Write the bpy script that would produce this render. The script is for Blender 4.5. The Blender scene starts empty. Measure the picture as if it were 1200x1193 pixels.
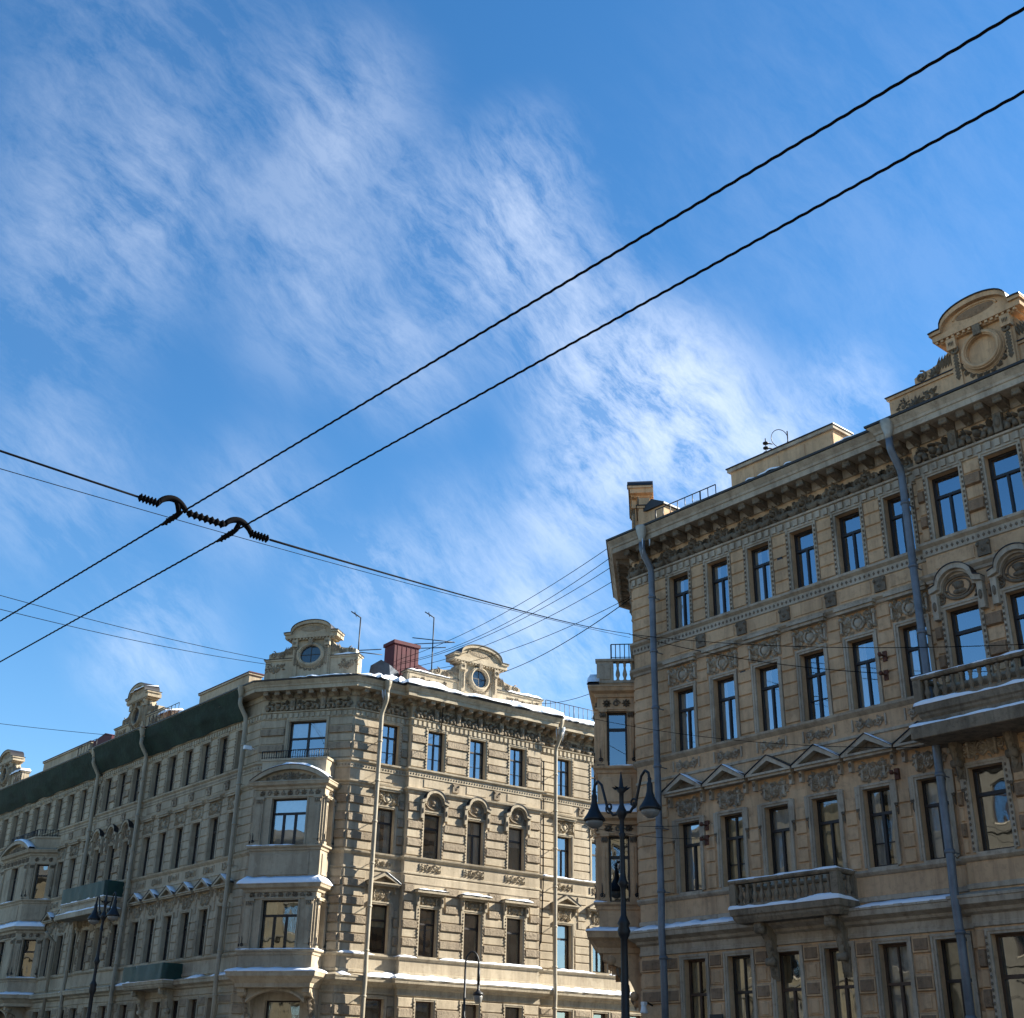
import bpy, math, random
from math import sin, cos, tan, pi, radians, sqrt, atan2, hypot
from mathutils import Matrix, Vector, noise as mnoise

rnd = random.Random(11)
scene = bpy.context.scene
COL = scene.collection

# ------------------------------------------------------------------ layout
# main street runs along U, its far facade line stands 32 m from the camera
# along NR; the side street runs along W.
AZ1, AZ2 = radians(-39.874), radians(54.286)
U = Vector((sin(AZ1), cos(AZ1))); NR = Vector((cos(AZ1), -sin(AZ1)))
W = Vector((sin(AZ2), cos(AZ2))); NC = Vector((cos(AZ2), -sin(AZ2)))
def SN(s, n): return U * s + NR * n          # street coordinates -> world
def WC(w, c): return W * w + NC * c

# ------------------------------------------------------------------ materials
def new_mat(name):
    m = bpy.data.materials.new(name); m.use_nodes = True
    nt = m.node_tree
    return m, nt, nt.nodes['Principled BSDF']
def N(nt, typ, **kw):
    n = nt.nodes.new(typ)
    for k, v in kw.items():
        if k.startswith('i_'):
            n.inputs[k[2:].replace('_', ' ')].default_value = v
        else: setattr(n, k, v)
    return n
def pos_vec(nt, scale):
    g = N(nt, 'ShaderNodeNewGeometry'); m = N(nt, 'ShaderNodeMapping')
    m.inputs['Scale'].default_value = scale
    nt.links.new(g.outputs['Position'], m.inputs['Vector'])
    return m.outputs['Vector']
def ramp(nt, fac, p0, p1, c0, c1):
    r = N(nt, 'ShaderNodeValToRGB')
    r.color_ramp.elements[0].position = p0; r.color_ramp.elements[1].position = p1
    r.color_ramp.elements[0].color = (*c0, 1); r.color_ramp.elements[1].color = (*c1, 1)
    nt.links.new(fac, r.inputs['Fac']); return r.outputs['Color']
def mixc(nt, fac, a, b, blend='MIX'):
    m = N(nt, 'ShaderNodeMix', data_type='RGBA', blend_type=blend)
    if isinstance(fac, float): m.inputs[0].default_value = fac
    else: nt.links.new(fac, m.inputs[0])
    for sock, v in ((m.inputs[6], a), (m.inputs[7], b)):
        if isinstance(v, tuple): sock.default_value = (*v, 1)
        else: nt.links.new(v, sock)
    return m.outputs[2]

def plaster(name, col, dirt, rough=.9, streak=.55, soot=.5, bump=.25, bscale=14., tint=None):
    """weathered stucco: tone patches, rain streaks, soot flecks, grain"""
    m, nt, b = new_mat(name)
    L = nt.links.new
    n1 = N(nt, 'ShaderNodeTexNoise', i_Scale=.55, i_Detail=5., i_Roughness=.6)
    L(pos_vec(nt, (1, 1, 1)), n1.inputs['Vector'])
    lo = tuple(c * .78 for c in col); hi = tuple(min(1, c * 1.14) for c in col)
    if tint: hi = tint
    c1 = ramp(nt, n1.outputs['Fac'], .34, .68, lo, hi)
    n2 = N(nt, 'ShaderNodeTexNoise', i_Scale=1.0, i_Detail=6., i_Roughness=.65)
    L(pos_vec(nt, (3.2, 3.2, .28)), n2.inputs['Vector'])
    s = ramp(nt, n2.outputs['Fac'], .46, .72, (0, 0, 0), (streak * 1.1,) * 3)
    c2 = mixc(nt, s, c1, dirt)
    n3 = N(nt, 'ShaderNodeTexNoise', i_Scale=5.5, i_Detail=8., i_Roughness=.72)
    L(pos_vec(nt, (1, 1, 1)), n3.inputs['Vector'])
    s3 = ramp(nt, n3.outputs['Fac'], .51, .70, (0, 0, 0), (soot * .8,) * 3)
    c3 = mixc(nt, s3, c2, tuple(c * .55 for c in dirt))
    n5 = N(nt, 'ShaderNodeTexNoise', i_Scale=.75, i_Detail=3., i_Roughness=.45)
    L(pos_vec(nt, (1.3, 1.3, 1.0)), n5.inputs['Vector'])
    s5 = ramp(nt, n5.outputs['Fac'], .60, .625, (0, 0, 0), (.42, .42, .42))
    c3 = mixc(nt, s5, c3, tuple(min(1, c * k) for c, k in zip(col, (1.12, 1.16, 1.2))))
    n6 = N(nt, 'ShaderNodeTexNoise', i_Scale=1.0, i_Detail=7., i_Roughness=.7)
    L(pos_vec(nt, (6., 6., .5)), n6.inputs['Vector'])
    s6 = ramp(nt, n6.outputs['Fac'], .58, .70, (0, 0, 0), (streak * .7,) * 3)
    c3 = mixc(nt, s6, c3, tuple(c * .7 for c in dirt))
    L(c3, b.inputs['Base Color'])
    b.inputs['Roughness'].default_value = rough
    b.inputs['Specular IOR Level'].default_value = .2
    n4 = N(nt, 'ShaderNodeTexNoise', i_Scale=bscale, i_Detail=6., i_Roughness=.7)
    L(pos_vec(nt, (1, 1, 1)), n4.inputs['Vector'])
    bp = N(nt, 'ShaderNodeBump', i_Strength=bump, i_Distance=.06)
    L(n4.outputs['Fac'], bp.inputs['Height']); L(bp.outputs['Normal'], b.inputs['Normal'])
    return m
def simple(name, col, rough=.6, metal=0., var=.25, scale=3., bump=0., spec=.4):
    m, nt, b = new_mat(name); L = nt.links.new
    n1 = N(nt, 'ShaderNodeTexNoise', i_Scale=scale, i_Detail=6., i_Roughness=.65)
    L(pos_vec(nt, (1, 1, 1)), n1.inputs['Vector'])
    c = ramp(nt, n1.outputs['Fac'], .3, .7, tuple(x * (1 - var) for x in col), tuple(min(1, x * (1 + var)) for x in col))
    L(c, b.inputs['Base Color']); b.inputs['Roughness'].default_value = rough
    b.inputs['Metallic'].default_value = metal; b.inputs['Specular IOR Level'].default_value = spec
    if bump:
        bp = N(nt, 'ShaderNodeBump', i_Strength=bump, i_Distance=.05)
        n2 = N(nt, 'ShaderNodeTexNoise', i_Scale=scale * 5, i_Detail=5.)
        L(pos_vec(nt, (1, 1, 1)), n2.inputs['Vector'])
        L(n2.outputs['Fac'], bp.inputs['Height']); L(bp.outputs['Normal'], b.inputs['Normal'])
    return m
M = {}
# right building: ochre plaster
M['ochre'] = plaster('ochre_plaster', (.60, .385, .222), (.25, .16, .095), streak=.55, soot=.45)
M['ochre_rough'] = plaster('ochre_rough_stone', (.32, .205, .125), (.12, .082, .054), streak=.5, soot=.75, bump=1., bscale=9.)
M['ochre_trim'] = plaster('grey_trim', (.46, .375, .28), (.18, .135, .098), streak=.6, soot=.55)
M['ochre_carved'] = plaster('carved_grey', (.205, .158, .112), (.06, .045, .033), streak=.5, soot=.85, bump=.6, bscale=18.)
# left building: paler stone grey plaster
M['stone'] = plaster('pale_plaster', (.43, .352, .25), (.165, .125, .085), streak=.42, soot=.35)
M['stone_rough'] = plaster('pale_rough_stone', (.325, .258, .183), (.125, .093, .065), streak=.45, soot=.7, bump=1., bscale=9.)
M['stone_trim'] = plaster('pale_trim', (.435, .364, .262), (.165, .128, .09), streak=.5, soot=.45)
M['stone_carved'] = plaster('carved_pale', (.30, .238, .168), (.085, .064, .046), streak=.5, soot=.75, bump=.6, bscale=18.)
# left building, main-street side: browner plaster
M['frame'] = simple('dark_window_frame', (.022, .016, .014), .45, var=.3)
M['frame_brown'] = simple('brown_window_frame', (.07, .04, .026), .5, var=.3)
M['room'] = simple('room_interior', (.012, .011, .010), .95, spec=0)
M['roof_red'] = simple('red_roof_sheet', (.09, .022, .022), .5, var=.35, bump=.1)
M['roof_grey'] = simple('blue_grey_roof_sheet', (.05, .06, .075), .5, metal=.2, var=.3, bump=.1)
M['edge_dark'] = simple('dark_gutter', (.020, .017, .018), .5, var=.3)
M['pipe_blue'] = simple('blue_grey_pipe', (.135, .15, .175), .5, metal=.3, var=.3, scale=1.6)
M['pipe_beige'] = simple('beige_pipe', (.30, .255, .185), .55, var=.2, scale=1.6)
M['hopper'] = simple('pale_galvanised', (.36, .34, .30), .5, metal=.2, var=.25)
M['iron'] = simple('black_iron', (.013, .013, .015), .5, var=.3, scale=8)
M['cable'] = simple('cable_rubber', (.004, .004, .005), .85, var=.3, spec=.05)
M['rust'] = simple('rusty_iron', (.10, .035, .02), .8, var=.5, scale=9)
M['net'] = simple('green_netting', (.013, .029, .019), .85, var=.5, scale=.9, bump=.8)
M['tarp'] = simple('green_tarp', (.010, .042, .036), .6, var=.3, scale=2., bump=.3)
M['white_plastic'] = simple('white_plastic', (.7, .7, .7), .4, var=.05)
M['chimney_red'] = simple('oxide_red_sheet', (.075, .012, .017), .75, var=.3, scale=1.5)
M['old_concrete'] = plaster('dirty_concrete', (.27, .205, .14), (.10, .078, .056), streak=.85, soot=.85, bump=.5)
M['asphalt'] = simple('asphalt', (.05, .05, .052), .85, var=.3, scale=.6, bump=.4)
M['paving'] = simple('granite_paving', (.22, .21, .20), .8, var=.2, scale=1.2, bump=.2)
M['granite'] = simple('granite_kerb', (.30, .28, .27), .7, var=.2, scale=6)
M['paint_white'] = simple('road_paint', (.75, .75, .73), .7, var=.1)
M['lamp_glass'] = simple('frosted_lamp_glass', (.24, .23, .21), .25, var=.1)
M['opp_yellow'] = plaster('yellow_plaster', (.115, .092, .056), (.08, .062, .036), streak=.3, soot=.2)
M['opp_cream'] = plaster('cream_plaster', (.095, .083, .062), (.065, .055, .042), streak=.3, soot=.2)
M['curtain'] = simple('sheer_curtain', (.60, .58, .54), .9, var=.12, scale=4)
M['curtain_warm'] = simple('warm_curtain', (.52, .43, .28), .9, var=.2, scale=4)

def snow_mat():
    m, nt, b = new_mat('snow'); L = nt.links.new
    b.inputs['Base Color'].default_value = (.84, .86, .90, 1)
    b.inputs['Roughness'].default_value = .8; b.inputs['Specular IOR Level'].default_value = .2
    n = N(nt, 'ShaderNodeTexNoise', i_Scale=7., i_Detail=6.)
    L(pos_vec(nt, (1, 1, 1)), n.inputs['Vector'])
    bp = N(nt, 'ShaderNodeBump', i_Strength=.5, i_Distance=.05)
    L(n.outputs['Fac'], bp.inputs['Height']); L(bp.outputs['Normal'], b.inputs['Normal'])
    return m
M['snow'] = snow_mat()

def glass_mat(name='window_glass', base=.26):
    m, nt, b = new_mat(name); L = nt.links.new
    out = nt.nodes['Material Output']; nt.nodes.remove(b)
    tr = N(nt, 'ShaderNodeBsdfTransparent'); tr.inputs['Color'].default_value = (.78, .80, .79, 1)
    gl = N(nt, 'ShaderNodeBsdfGlossy'); gl.inputs['Roughness'].default_value = .015
    gl.inputs['Color'].default_value = (.86, .92, 1, 1)
    fr = N(nt, 'ShaderNodeFresnel', i_IOR=1.5)
    ad = N(nt, 'ShaderNodeMath', operation='MULTIPLY_ADD'); ad.inputs[1].default_value = 1.4; ad.inputs[2].default_value = base
    ad.use_clamp = True
    L(fr.outputs[0], ad.inputs[0])
    oi = N(nt, 'ShaderNodeObjectInfo'); mp = N(nt, 'ShaderNodeMapping'); mp.inputs['Scale'].default_value = (1, 1, .6)
    g = N(nt, 'ShaderNodeNewGeometry'); L(g.outputs['Position'], mp.inputs['Vector'])
    va = N(nt, 'ShaderNodeVectorMath', operation='ADD'); L(mp.outputs[0], va.inputs[0])
    sc = N(nt, 'ShaderNodeMath', operation='MULTIPLY'); sc.inputs[1].default_value = 40.
    L(oi.outputs['Random'], sc.inputs[0])
    cb = N(nt, 'ShaderNodeCombineXYZ'); L(sc.outputs[0], cb.inputs[0]); L(cb.outputs[0], va.inputs[1])
    n = N(nt, 'ShaderNodeTexNoise', i_Scale=.9, i_Detail=2.); L(va.outputs[0], n.inputs['Vector'])
    bp = N(nt, 'ShaderNodeBump', i_Strength=.2, i_Distance=.04)
    L(n.outputs['Fac'], bp.inputs['Height']); L(bp.outputs['Normal'], gl.inputs['Normal'])
    mx = N(nt, 'ShaderNodeMixShader')
    L(ad.outputs[0], mx.inputs[0]); L(tr.outputs[0], mx.inputs[1]); L(gl.outputs[0], mx.inputs[2])
    L(mx.outputs[0], out.inputs['Surface'])
    return m
M['glass'] = glass_mat(); M['glass_dull'] = glass_mat('low_reflection_glass', .07)  # second glass only mixes in less mirror reflection, so drawn curtains show

# ------------------------------------------------------------------ mesh builder
class MB:
    def __init__(self, T=None):
        self.v = []; self.f = []; self.m = []; self.s = []; self.T = T or Matrix.Identity(4)
    def add(self, vs, fs, m=0, smooth=False):
        o = len(self.v); T = self.T
        for p in vs: self.v.append(tuple(T @ Vector(p)))
        for f in fs:
            self.f.append([i + o for i in f]); self.m.append(m); self.s.append(smooth)
    def box(self, x0, x1, y0, y1, z0, z1, m=0):
        vs = [(x, y, z) for z in (z0, z1) for y in (y0, y1) for x in (x0, x1)]
        self.add(vs, [(0, 2, 3, 1), (4, 5, 7, 6), (0, 1, 5, 4), (1, 3, 7, 5), (3, 2, 6, 7), (2, 0, 4, 6)], m)
    def frust(self, x0, x1, z0, z1, y, d, b, m=0):
        vs = [(x0, y, z0), (x1, y, z0), (x1, y, z1), (x0, y, z1),
              (x0 + b, y - d, z0 + b), (x1 - b, y - d, z0 + b), (x1 - b, y - d, z1 - b), (x0 + b, y - d, z1 - b)]
        self.add(vs, [(0, 1, 5, 4), (1, 2, 6, 5), (2, 3, 7, 6), (3, 0, 4, 7), (4, 5, 6, 7)], m)
    def poly(self, pts, y0, y1, m=0):
        n = len(pts)
        vs = [(x, y0, z) for x, z in pts] + [(x, y1, z) for x, z in pts]
        fs = [tuple(range(n)), tuple(range(2 * n - 1, n - 1, -1))]
        for i in range(n):
            j = (i + 1) % n; fs.append((i, i + n, j + n, j))
        self.add(vs, fs, m)
    def tube(self, pts, r, n=6, m=0, caps=True):
        pts = [Vector(p) for p in pts]; k = len(pts)
        rs = r if isinstance(r, (list, tuple)) else [r] * k
        vs = []; prev = None
        for i, p in enumerate(pts):
            t = (pts[min(i + 1, k - 1)] - pts[max(i - 1, 0)])
            t = t.normalized() if t.length > 1e-9 else Vector((0, 0, 1))
            if prev is None:
                a = Vector((0, 0, 1)) if abs(t.z) < .9 else Vector((1, 0, 0))
                x = t.cross(a).normalized()
            else:
                x = (prev - t * prev.dot(t)); x = x.normalized() if x.length > 1e-6 else t.orthogonal().normalized()
            prev = x; y = t.cross(x)
            for j in range(n):
                a = 2 * pi * j / n
                vs.append(p + (x * cos(a) + y * sin(a)) * rs[i])
        fs = []
        for i in range(k - 1):
            for j in range(n):
                j2 = (j + 1) % n
                fs.append((i * n + j, i * n + j2, (i + 1) * n + j2, (i + 1) * n + j))
        if caps: fs += [tuple(range(n - 1, -1, -1)), tuple(range((k - 1) * n, k * n))]
        self.add(vs, fs, m, True)
    def lathe(self, prof, n=10, m=0, c=(0, 0, 0), smooth=True):
        vs = []; fs = []
        for r, z in prof:
            for j in range(n):
                a = 2 * pi * j / n; vs.append((c[0] + r * cos(a), c[1] + r * sin(a), c[2] + z))
        for i in range(len(prof) - 1):
            for j in range(n):
                j2 = (j + 1) % n; fs.append((i * n + j, i * n + j2, (i + 1) * n + j2, (i + 1) * n + j))
        fs += [tuple(range(n - 1, -1, -1)), tuple(range((len(prof) - 1) * n, len(prof) * n))]
        self.add(vs, fs, m, smooth)
    # reliefs, on the plane y=0 raised towards -y
    def leaf(self, x, z, a, l, w, h, m=0, y=0):
        c, s = cos(a), sin(a)
        P = lambda u, v, d: (x + u * c - v * s, y - d, z + u * s + v * c)
        vs = [P(0, 0, .2 * h), P(.45 * l, w / 2, 0), P(l, 0, .15 * h), P(.45 * l, -w / 2, 0), P(.4 * l, 0, h), P(.75 * l, 0, .7 * h)]
        self.add(vs, [(0, 4, 1), (1, 4, 5), (1, 5, 2), (0, 3, 4), (3, 5, 4), (3, 2, 5)], m)
    def blob(self, x, z, rx, rz, h, m=0, n=9, y=0):
        vs = []; fs = []
        for q, (k, d) in enumerate(((1, 0), (.86, .5), (.5, .87))):
            for j in range(n):
                a = 2 * pi * j / n; vs.append((x + rx * k * cos(a), y - h * d, z + rz * k * sin(a)))
        vs.append((x, y - h, z))
        for q in range(2):
            for j in range(n):
                j2 = (j + 1) % n; fs.append((q * n + j, q * n + j2, (q + 1) * n + j2, (q + 1) * n + j))
        for j in range(n): fs.append((2 * n + j, 2 * n + (j + 1) % n, 3 * n))
        self.add(vs, fs, m, True)
    def ring(self, x, z, rx, rz, r, m=0, n=20, y=0, a0=0, a1=2 * pi):
        full = abs(a1 - a0 - 2 * pi) < 1e-6
        pts = [(x + rx * cos(a0 + (a1 - a0) * i / n), y, z + rz * sin(a0 + (a1 - a0) * i / n)) for i in range(n + 1)]
        self.tube(pts, r, 6, m, not full)
    def spiral(self, x, z, r0, turns, sgn, a0, t, m=0, y=0, n=None):
        n = n or int(10 * turns) + 2; pts = []; rs = []
        for i in range(n + 1):
            u = i / n; a = a0 + sgn * 2 * pi * turns * u; r = r0 * (1 - .86 * u)
            pts.append((x + r * cos(a), y - t * .5, z + r * sin(a))); rs.append(t * (.7 + .5 * u))
        self.tube(pts, rs, 5, m)
    def mesh(self, name, mats, offset=None):
        me = bpy.data.meshes.new(name)
        vs = self.v
        if offset is not None:
            ox, oy, oz = offset; vs = [(a - ox, b - oy, c - oz) for a, b, c in vs]
        me.from_pydata(vs, [], self.f)
        for k in mats: me.materials.append(M[k])
        me.polygons.foreach_set('material_index', self.m)
        me.polygons.foreach_set('use_smooth', self.s)
        me.update(); return me

def link(name, data, parent=None, loc=(0, 0, 0), rz=0.):
    o = bpy.data.objects.new(name, data); COL.objects.link(o)
    o.location = loc; o.rotation_euler = (0, 0, rz)
    if parent is not None: o.parent = parent
    return o
def tag(o, label, cat, group=None):
    o['label'] = label; o['category'] = cat
    if group: o['group'] = group
    return o
def structure(name, mb, mats):
    o = link(name, mb.mesh(name, mats)); o['kind'] = 'structure'; return o

class Frame:
    """a facade: local x runs right as seen from the street, y into the wall"""
    def __init__(self, p, q):
        self.o = Vector(p); d = Vector(q) - self.o; self.len = d.length; self.d = d.normalized()
        self.i = Vector((-self.d.y, self.d.x)); self.ang = atan2(self.d.y, self.d.x)
    def pt(self, x, y=0.): return self.o + self.d * x + self.i * y
    def T(self, x=0, y=0, z=0):
        p = self.pt(x, y)
        return Matrix.Translation((p.x, p.y, z)) @ Matrix.Rotation(self.ang, 4, 'Z')

def offset_line(poly, out):
    """offset an open polyline outwards (to its right-hand side) with mitred corners"""
    n = len(poly); res = []
    ds = [(Vector(poly[i + 1]) - Vector(poly[i])).normalized() for i in range(n - 1)]
    for i in range(n):
        if i == 0: d = ds[0]; o = Vector((d.y, -d.x)); res.append(Vector(poly[0]) + o * out); continue
        if i == n - 1: d = ds[-1]; o = Vector((d.y, -d.x)); res.append(Vector(poly[-1]) + o * out); continue
        a = Vector((ds[i - 1].y, -ds[i - 1].x)); b = Vector((ds[i].y, -ds[i].x))
        k = 1 + a.dot(b); res.append(Vector(poly[i]) + (a + b) * (out / max(k, .2)))
    return res
def sweep(mb, poly, prof, m=0, caps=True):
    n = len(poly); k = len(prof); vs = []
    for out, z in prof:
        for p in offset_line(poly, out): vs.append((p.x, p.y, z))
    fs = []; ms = []
    for j in range(k - 1):
        for i in range(n - 1):
            fs.append((j * n + i, j * n + i + 1, (j + 1) * n + i + 1, (j + 1) * n + i))
    if caps:
        fs.append(tuple(j * n for j in range(k))); fs.append(tuple(j * n + n - 1 for j in range(k - 1, -1, -1)))
    mb.add(vs, fs, m)
def resample(poly, step):
    out = []
    for i in range(len(poly) - 1):
        a, b = Vector(poly[i]), Vector(poly[i + 1]); L = (b - a).length; n = max(1, int(L / step))
        for j in range(n): out.append(a.lerp(b, j / n))
    out.append(Vector(poly[-1])); return out
def snow_strip(mb, poly, o0, o1, z0, z1, h, seed=0, gap=-9, step=.12):
    """a lumpy bank of snow lying on a ledge; z0 at the wall, z1 at the lip"""
    base = offset_line(poly, o0); lip = offset_line(poly, o1)
    A = []; B = []
    for i in range(len(poly) - 1):
        L = (lip[i + 1] - lip[i]).length; n = max(1, int(L / step))
        for j in range(n + (1 if i == len(poly) - 2 else 0)):
            A.append(base[i].lerp(base[i + 1], j / n)); B.append(lip[i].lerp(lip[i + 1], j / n))
    run = []
    def flush():
        if len(run) < 3: run.clear(); return
        vs = []; fs = []; k = 6; n = len(run)
        for q, (a, b, hh, e) in enumerate(run):
            t = min(1., q / 2.5, (n - 1 - q) / 2.5)
            hh *= t; lipo = b + (b - a) * e
            P = lambda u, zz: (a.x + (lipo.x - a.x) * u, a.y + (lipo.y - a.y) * u, zz)
            zz = lambda u: z0 + (z1 - z0) * u
            vs += [P(0, z0 - .01), P(0, z0 + hh * 1.15), P(.4, zz(.4) + hh * 1.1), P(.8, zz(.8) + hh * .95), P(1, zz(1) + hh * .45), P(1, zz(1) - .015)]
        for q in range(n - 1):
            for j in range(k - 1): fs.append((q * k + j, (q + 1) * k + j, (q + 1) * k + j + 1, q * k + j + 1))
        fs += [tuple(range(k)), tuple((n - 1) * k + j for j in range(k - 1, -1, -1))]
        mb.add(vs, fs, 0, True); run.clear()
    for q, (a, b) in enumerate(zip(A, B)):
        v = mnoise.noise((a.x * .55 + seed * 7.3, a.y * .55, seed)); w = mnoise.noise((a.x * 2.6, a.y * 2.6, seed + 5.))
        if v < gap: flush(); continue
        run.append((a, b, h * max(.12, 1 + .9 * v + .8 * w), .03 + .10 * w))
    flush()

# ------------------------------------------------------------------ ornaments
def m_rosette(mb, x, z, r, h, m=0, n=8):
    for i in range(n):
        a = 2 * pi * i / n; mb.leaf(x + .2 * r * cos(a), z + .2 * r * sin(a), a, .85 * r, .6 * r, h, m)
    mb.blob(x, z, .3 * r, .3 * r, h * 1.3, m)
def m_palmette(mb, x, z, r, h, m=0, up=pi / 2, n=7, spread=2.4):
    for i in range(n):
        a = up + (i - (n - 1) / 2) * spread / (n - 1); k = 1 - .25 * abs(i - (n - 1) / 2) / (n / 2)
        mb.leaf(x, z, a, r * k, r * .36, h, m)
    mb.blob(x, z, r * .2, r * .2, h, m)
def m_rinceau(mb, w, h, d=.05, m=0, x=0, z=0, seed=1):
    q = random.Random(seed)
    m_palmette(mb, x, z - h * .35, h * .75, d * 1.3, m)
    for sg in (-1, 1):
        n = max(1, int(w / 2 / (h * .85)))
        st = (w / 2 - h * .3) / n
        for i in range(n):
            cx = x + sg * (h * .3 + st * (i + .5)); up = 1 if i % 2 == 0 else -1
            mb.spiral(cx, z, min(h * .42, st * .5), 1.35, sg * up, (pi if sg > 0 else 0), d * .45, m)
            mb.blob(cx, z, h * .1, h * .1, d * 1.2, m, 7)
            for _ in range(13):
                a = q.uniform(0, 2 * pi); k = q.uniform(.1, .34)
                mb.leaf(cx + k * h * cos(a), z + k * h * sin(a), a + q.uniform(-.5, .9), h * q.uniform(.22, .4), h * .2, d * q.uniform(.8, 1.4), m)
def m_frieze(mb, w, h, d=.09, m=0, x=0, z=0, seed=1):
    """one bay of the frieze: big lozenge flower, scrolls and a lesser flower on a garland"""
    q = random.Random(seed)
    for i in range(12):
        a = 2 * pi * i / 12; k = 1.15 if i % 3 == 0 else .8
        mb.leaf(x + .08 * h * cos(a), z + .08 * h * sin(a), a, .5 * h * k, .27 * h, d * 1.2, m)
    mb.blob(x, z, .13 * h, .13 * h, d * 1.8, m); mb.ring(x, z, .24 * h, .24 * h, d * .35, m, 14, -d * .6)
    for sg in (-1, 1):
        cx = x + sg * w * .25
        mb.spiral(cx, z - .05 * h, h * .26, 1.3, -sg, (0 if sg < 0 else pi), d * .5, m)
        for k in range(14):
            a = q.uniform(0, 2 * pi); mb.leaf(cx + .16 * h * cos(a), z - .1 * h + .14 * h * sin(a), a, h * q.uniform(.22, .38), h * .18, d, m)
        pts = [(x + sg * (w * .12 + w * .38 * t), -d * .5, z - .12 * h - .22 * h * sin(pi * t)) for t in [i / 8 for i in range(9)]]
        mb.tube(pts, [d * (.4 + .5 * sin(pi * i / 8)) for i in range(9)], 6, m)
        m_palmette(mb, x + sg * w * .5, z - .12 * h, .38 * h, d, m)
        m_palmette(mb, x + sg * w * .5, z - .12 * h, .25 * h, d * .8, m, -pi / 2, 5)
def m_cartouche(mb, w, h, d=.1, m=0, x=0, z=0, seed=3):
    q = random.Random(seed)
    mb.blob(x, z - .02 * h, .13 * w, .26 * h, d * .8, m, 12); mb.ring(x, z - .02 * h, .17 * w, .32 * h, d * .34, m, 18, -d * .35)
    m_palmette(mb, x, z + .2 * h, .32 * h, d * 1.2, m)
    m_palmette(mb, x, z - .25 * h, .26 * h, d, m, -pi / 2, 5)
    for sg in (-1, 1):
        mb.spiral(x + sg * .3 * w, z + .22 * h, .17 * h, 1.3, sg, pi / 2, d * .42, m)
        mb.spiral(x + sg * .34 * w, z - .22 * h, .16 * h, 1.3, -sg, -pi / 2, d * .42, m)
        for k in range(30):
            a = q.uniform(-1.3, 1.3) if sg > 0 else pi + q.uniform(-1.3, 1.3)
            mb.leaf(x + sg * w * q.uniform(.13, .38), z + h * q.uniform(-.42, .4), a + (.6 if k % 3 == 0 else 0), h * q.uniform(.2, .38), h * .17, d * q.uniform(.7, 1.3), m)
        mb.box(x + sg * .47 * w - .03, x + sg * .47 * w + .03, -d * .8, .01, z - .42 * h, z + .42 * h, m)
        mb.blob(x + sg * .47 * w, z + .28 * h, .06, .09, d * 1.4, m); mb.blob(x + sg * .47 * w, z - .36 * h, .05, .08, d * 1.2, m)
def m_griffin(mb, w, h, d=.12, m=0, x=0, z=0, seed=5):
    """urn between two winged creatures, of the projecting bays' frieze"""
    q = random.Random(seed)
    mb.blob(x, z - .05 * h, .11 * w, .2 * h, d * 1.1, m, 12); mb.blob(x, z + .22 * h, .14 * w, .06 * h, d, m); mb.blob(x, z - .35 * h, .08 * w, .06 * h, d, m)
    for sg in (-1, 1):
        mb.blob(x + sg * .3 * w, z - .1 * h, .13 * w, .14 * h, d * 1.2, m); mb.blob(x + sg * .2 * w, z + .12 * h, .06 * w, .1 * h, d * 1.3, m)
        for k in range(6): mb.leaf(x + sg * .3 * w, z, pi / 2 - sg * (.2 + .28 * k), h * (.46 - .03 * k), h * .12, d, m)
        mb.tube([(x + sg * .22 * w, -d * .5, z - .15 * h), (x + sg * .18 * w, -d * .6, z - .42 * h)], d * .4, 6, m)
        mb.tube([(x + sg * .38 * w, -d * .5, z - .15 * h), (x + sg * .4 * w, -d * .6, z - .44 * h)], d * .45, 6, m)
        mb.spiral(x + sg * .44 * w, z - .1 * h, .16 * h, 1.2, -sg, -pi / 2, d * .4, m)
def m_medallion(mb, w, h, d=.1, m=0, x=0, z=0, seed=2):
    q = random.Random(seed)
    mb.ring(x, z, .3 * w, .34 * h, d * .5, m, 22, -d * .3); mb.ring(x, z, .22 * w, .25 * h, d * .25, m, 20, -d * .2)
    mb.blob(x, z + .03 * h, .1 * w, .14 * h, d * 1.5, m, 10); mb.blob(x, z - .12 * h, .14 * w, .09 * h, d, m); mb.blob(x - .02 * w, z + .12 * h, .12 * w, .08 * h, d * 1.1, m)
    for sg in (-1, 1):
        mb.spiral(x + sg * .38 * w, z - .28 * h, .14 * h, 1.3, sg, pi / 2, d * .4, m)
        for k in range(14):
            a = q.uniform(0, 2 * pi)
            mb.leaf(x + sg * w * q.uniform(.3, .42), z + h * q.uniform(-.42, .1), a, h * q.uniform(.12, .24), h * .1, d * .9, m)
def m_tympanum(mb, w, h, d=.08, m=0, x=0, z=0):
    m_palmette(mb, x, z, h * .8, d * 1.3, m, n=9, spread=2.8)
    for sg in (-1, 1):
        for i in range(4):
            r = h * (.36 - .06 * i); cx = x + sg * (h * .6 + (w / 2 - h * .7) * i / 4)
            mb.spiral(cx, z + r * .9, r, 1.3, sg * (1 if i % 2 else -1), -pi / 2, d * .45, m)
            for k in range(4): mb.leaf(cx, z + r, k * 1.6 + i, r * 1.0, r * .5, d, m)

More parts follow.
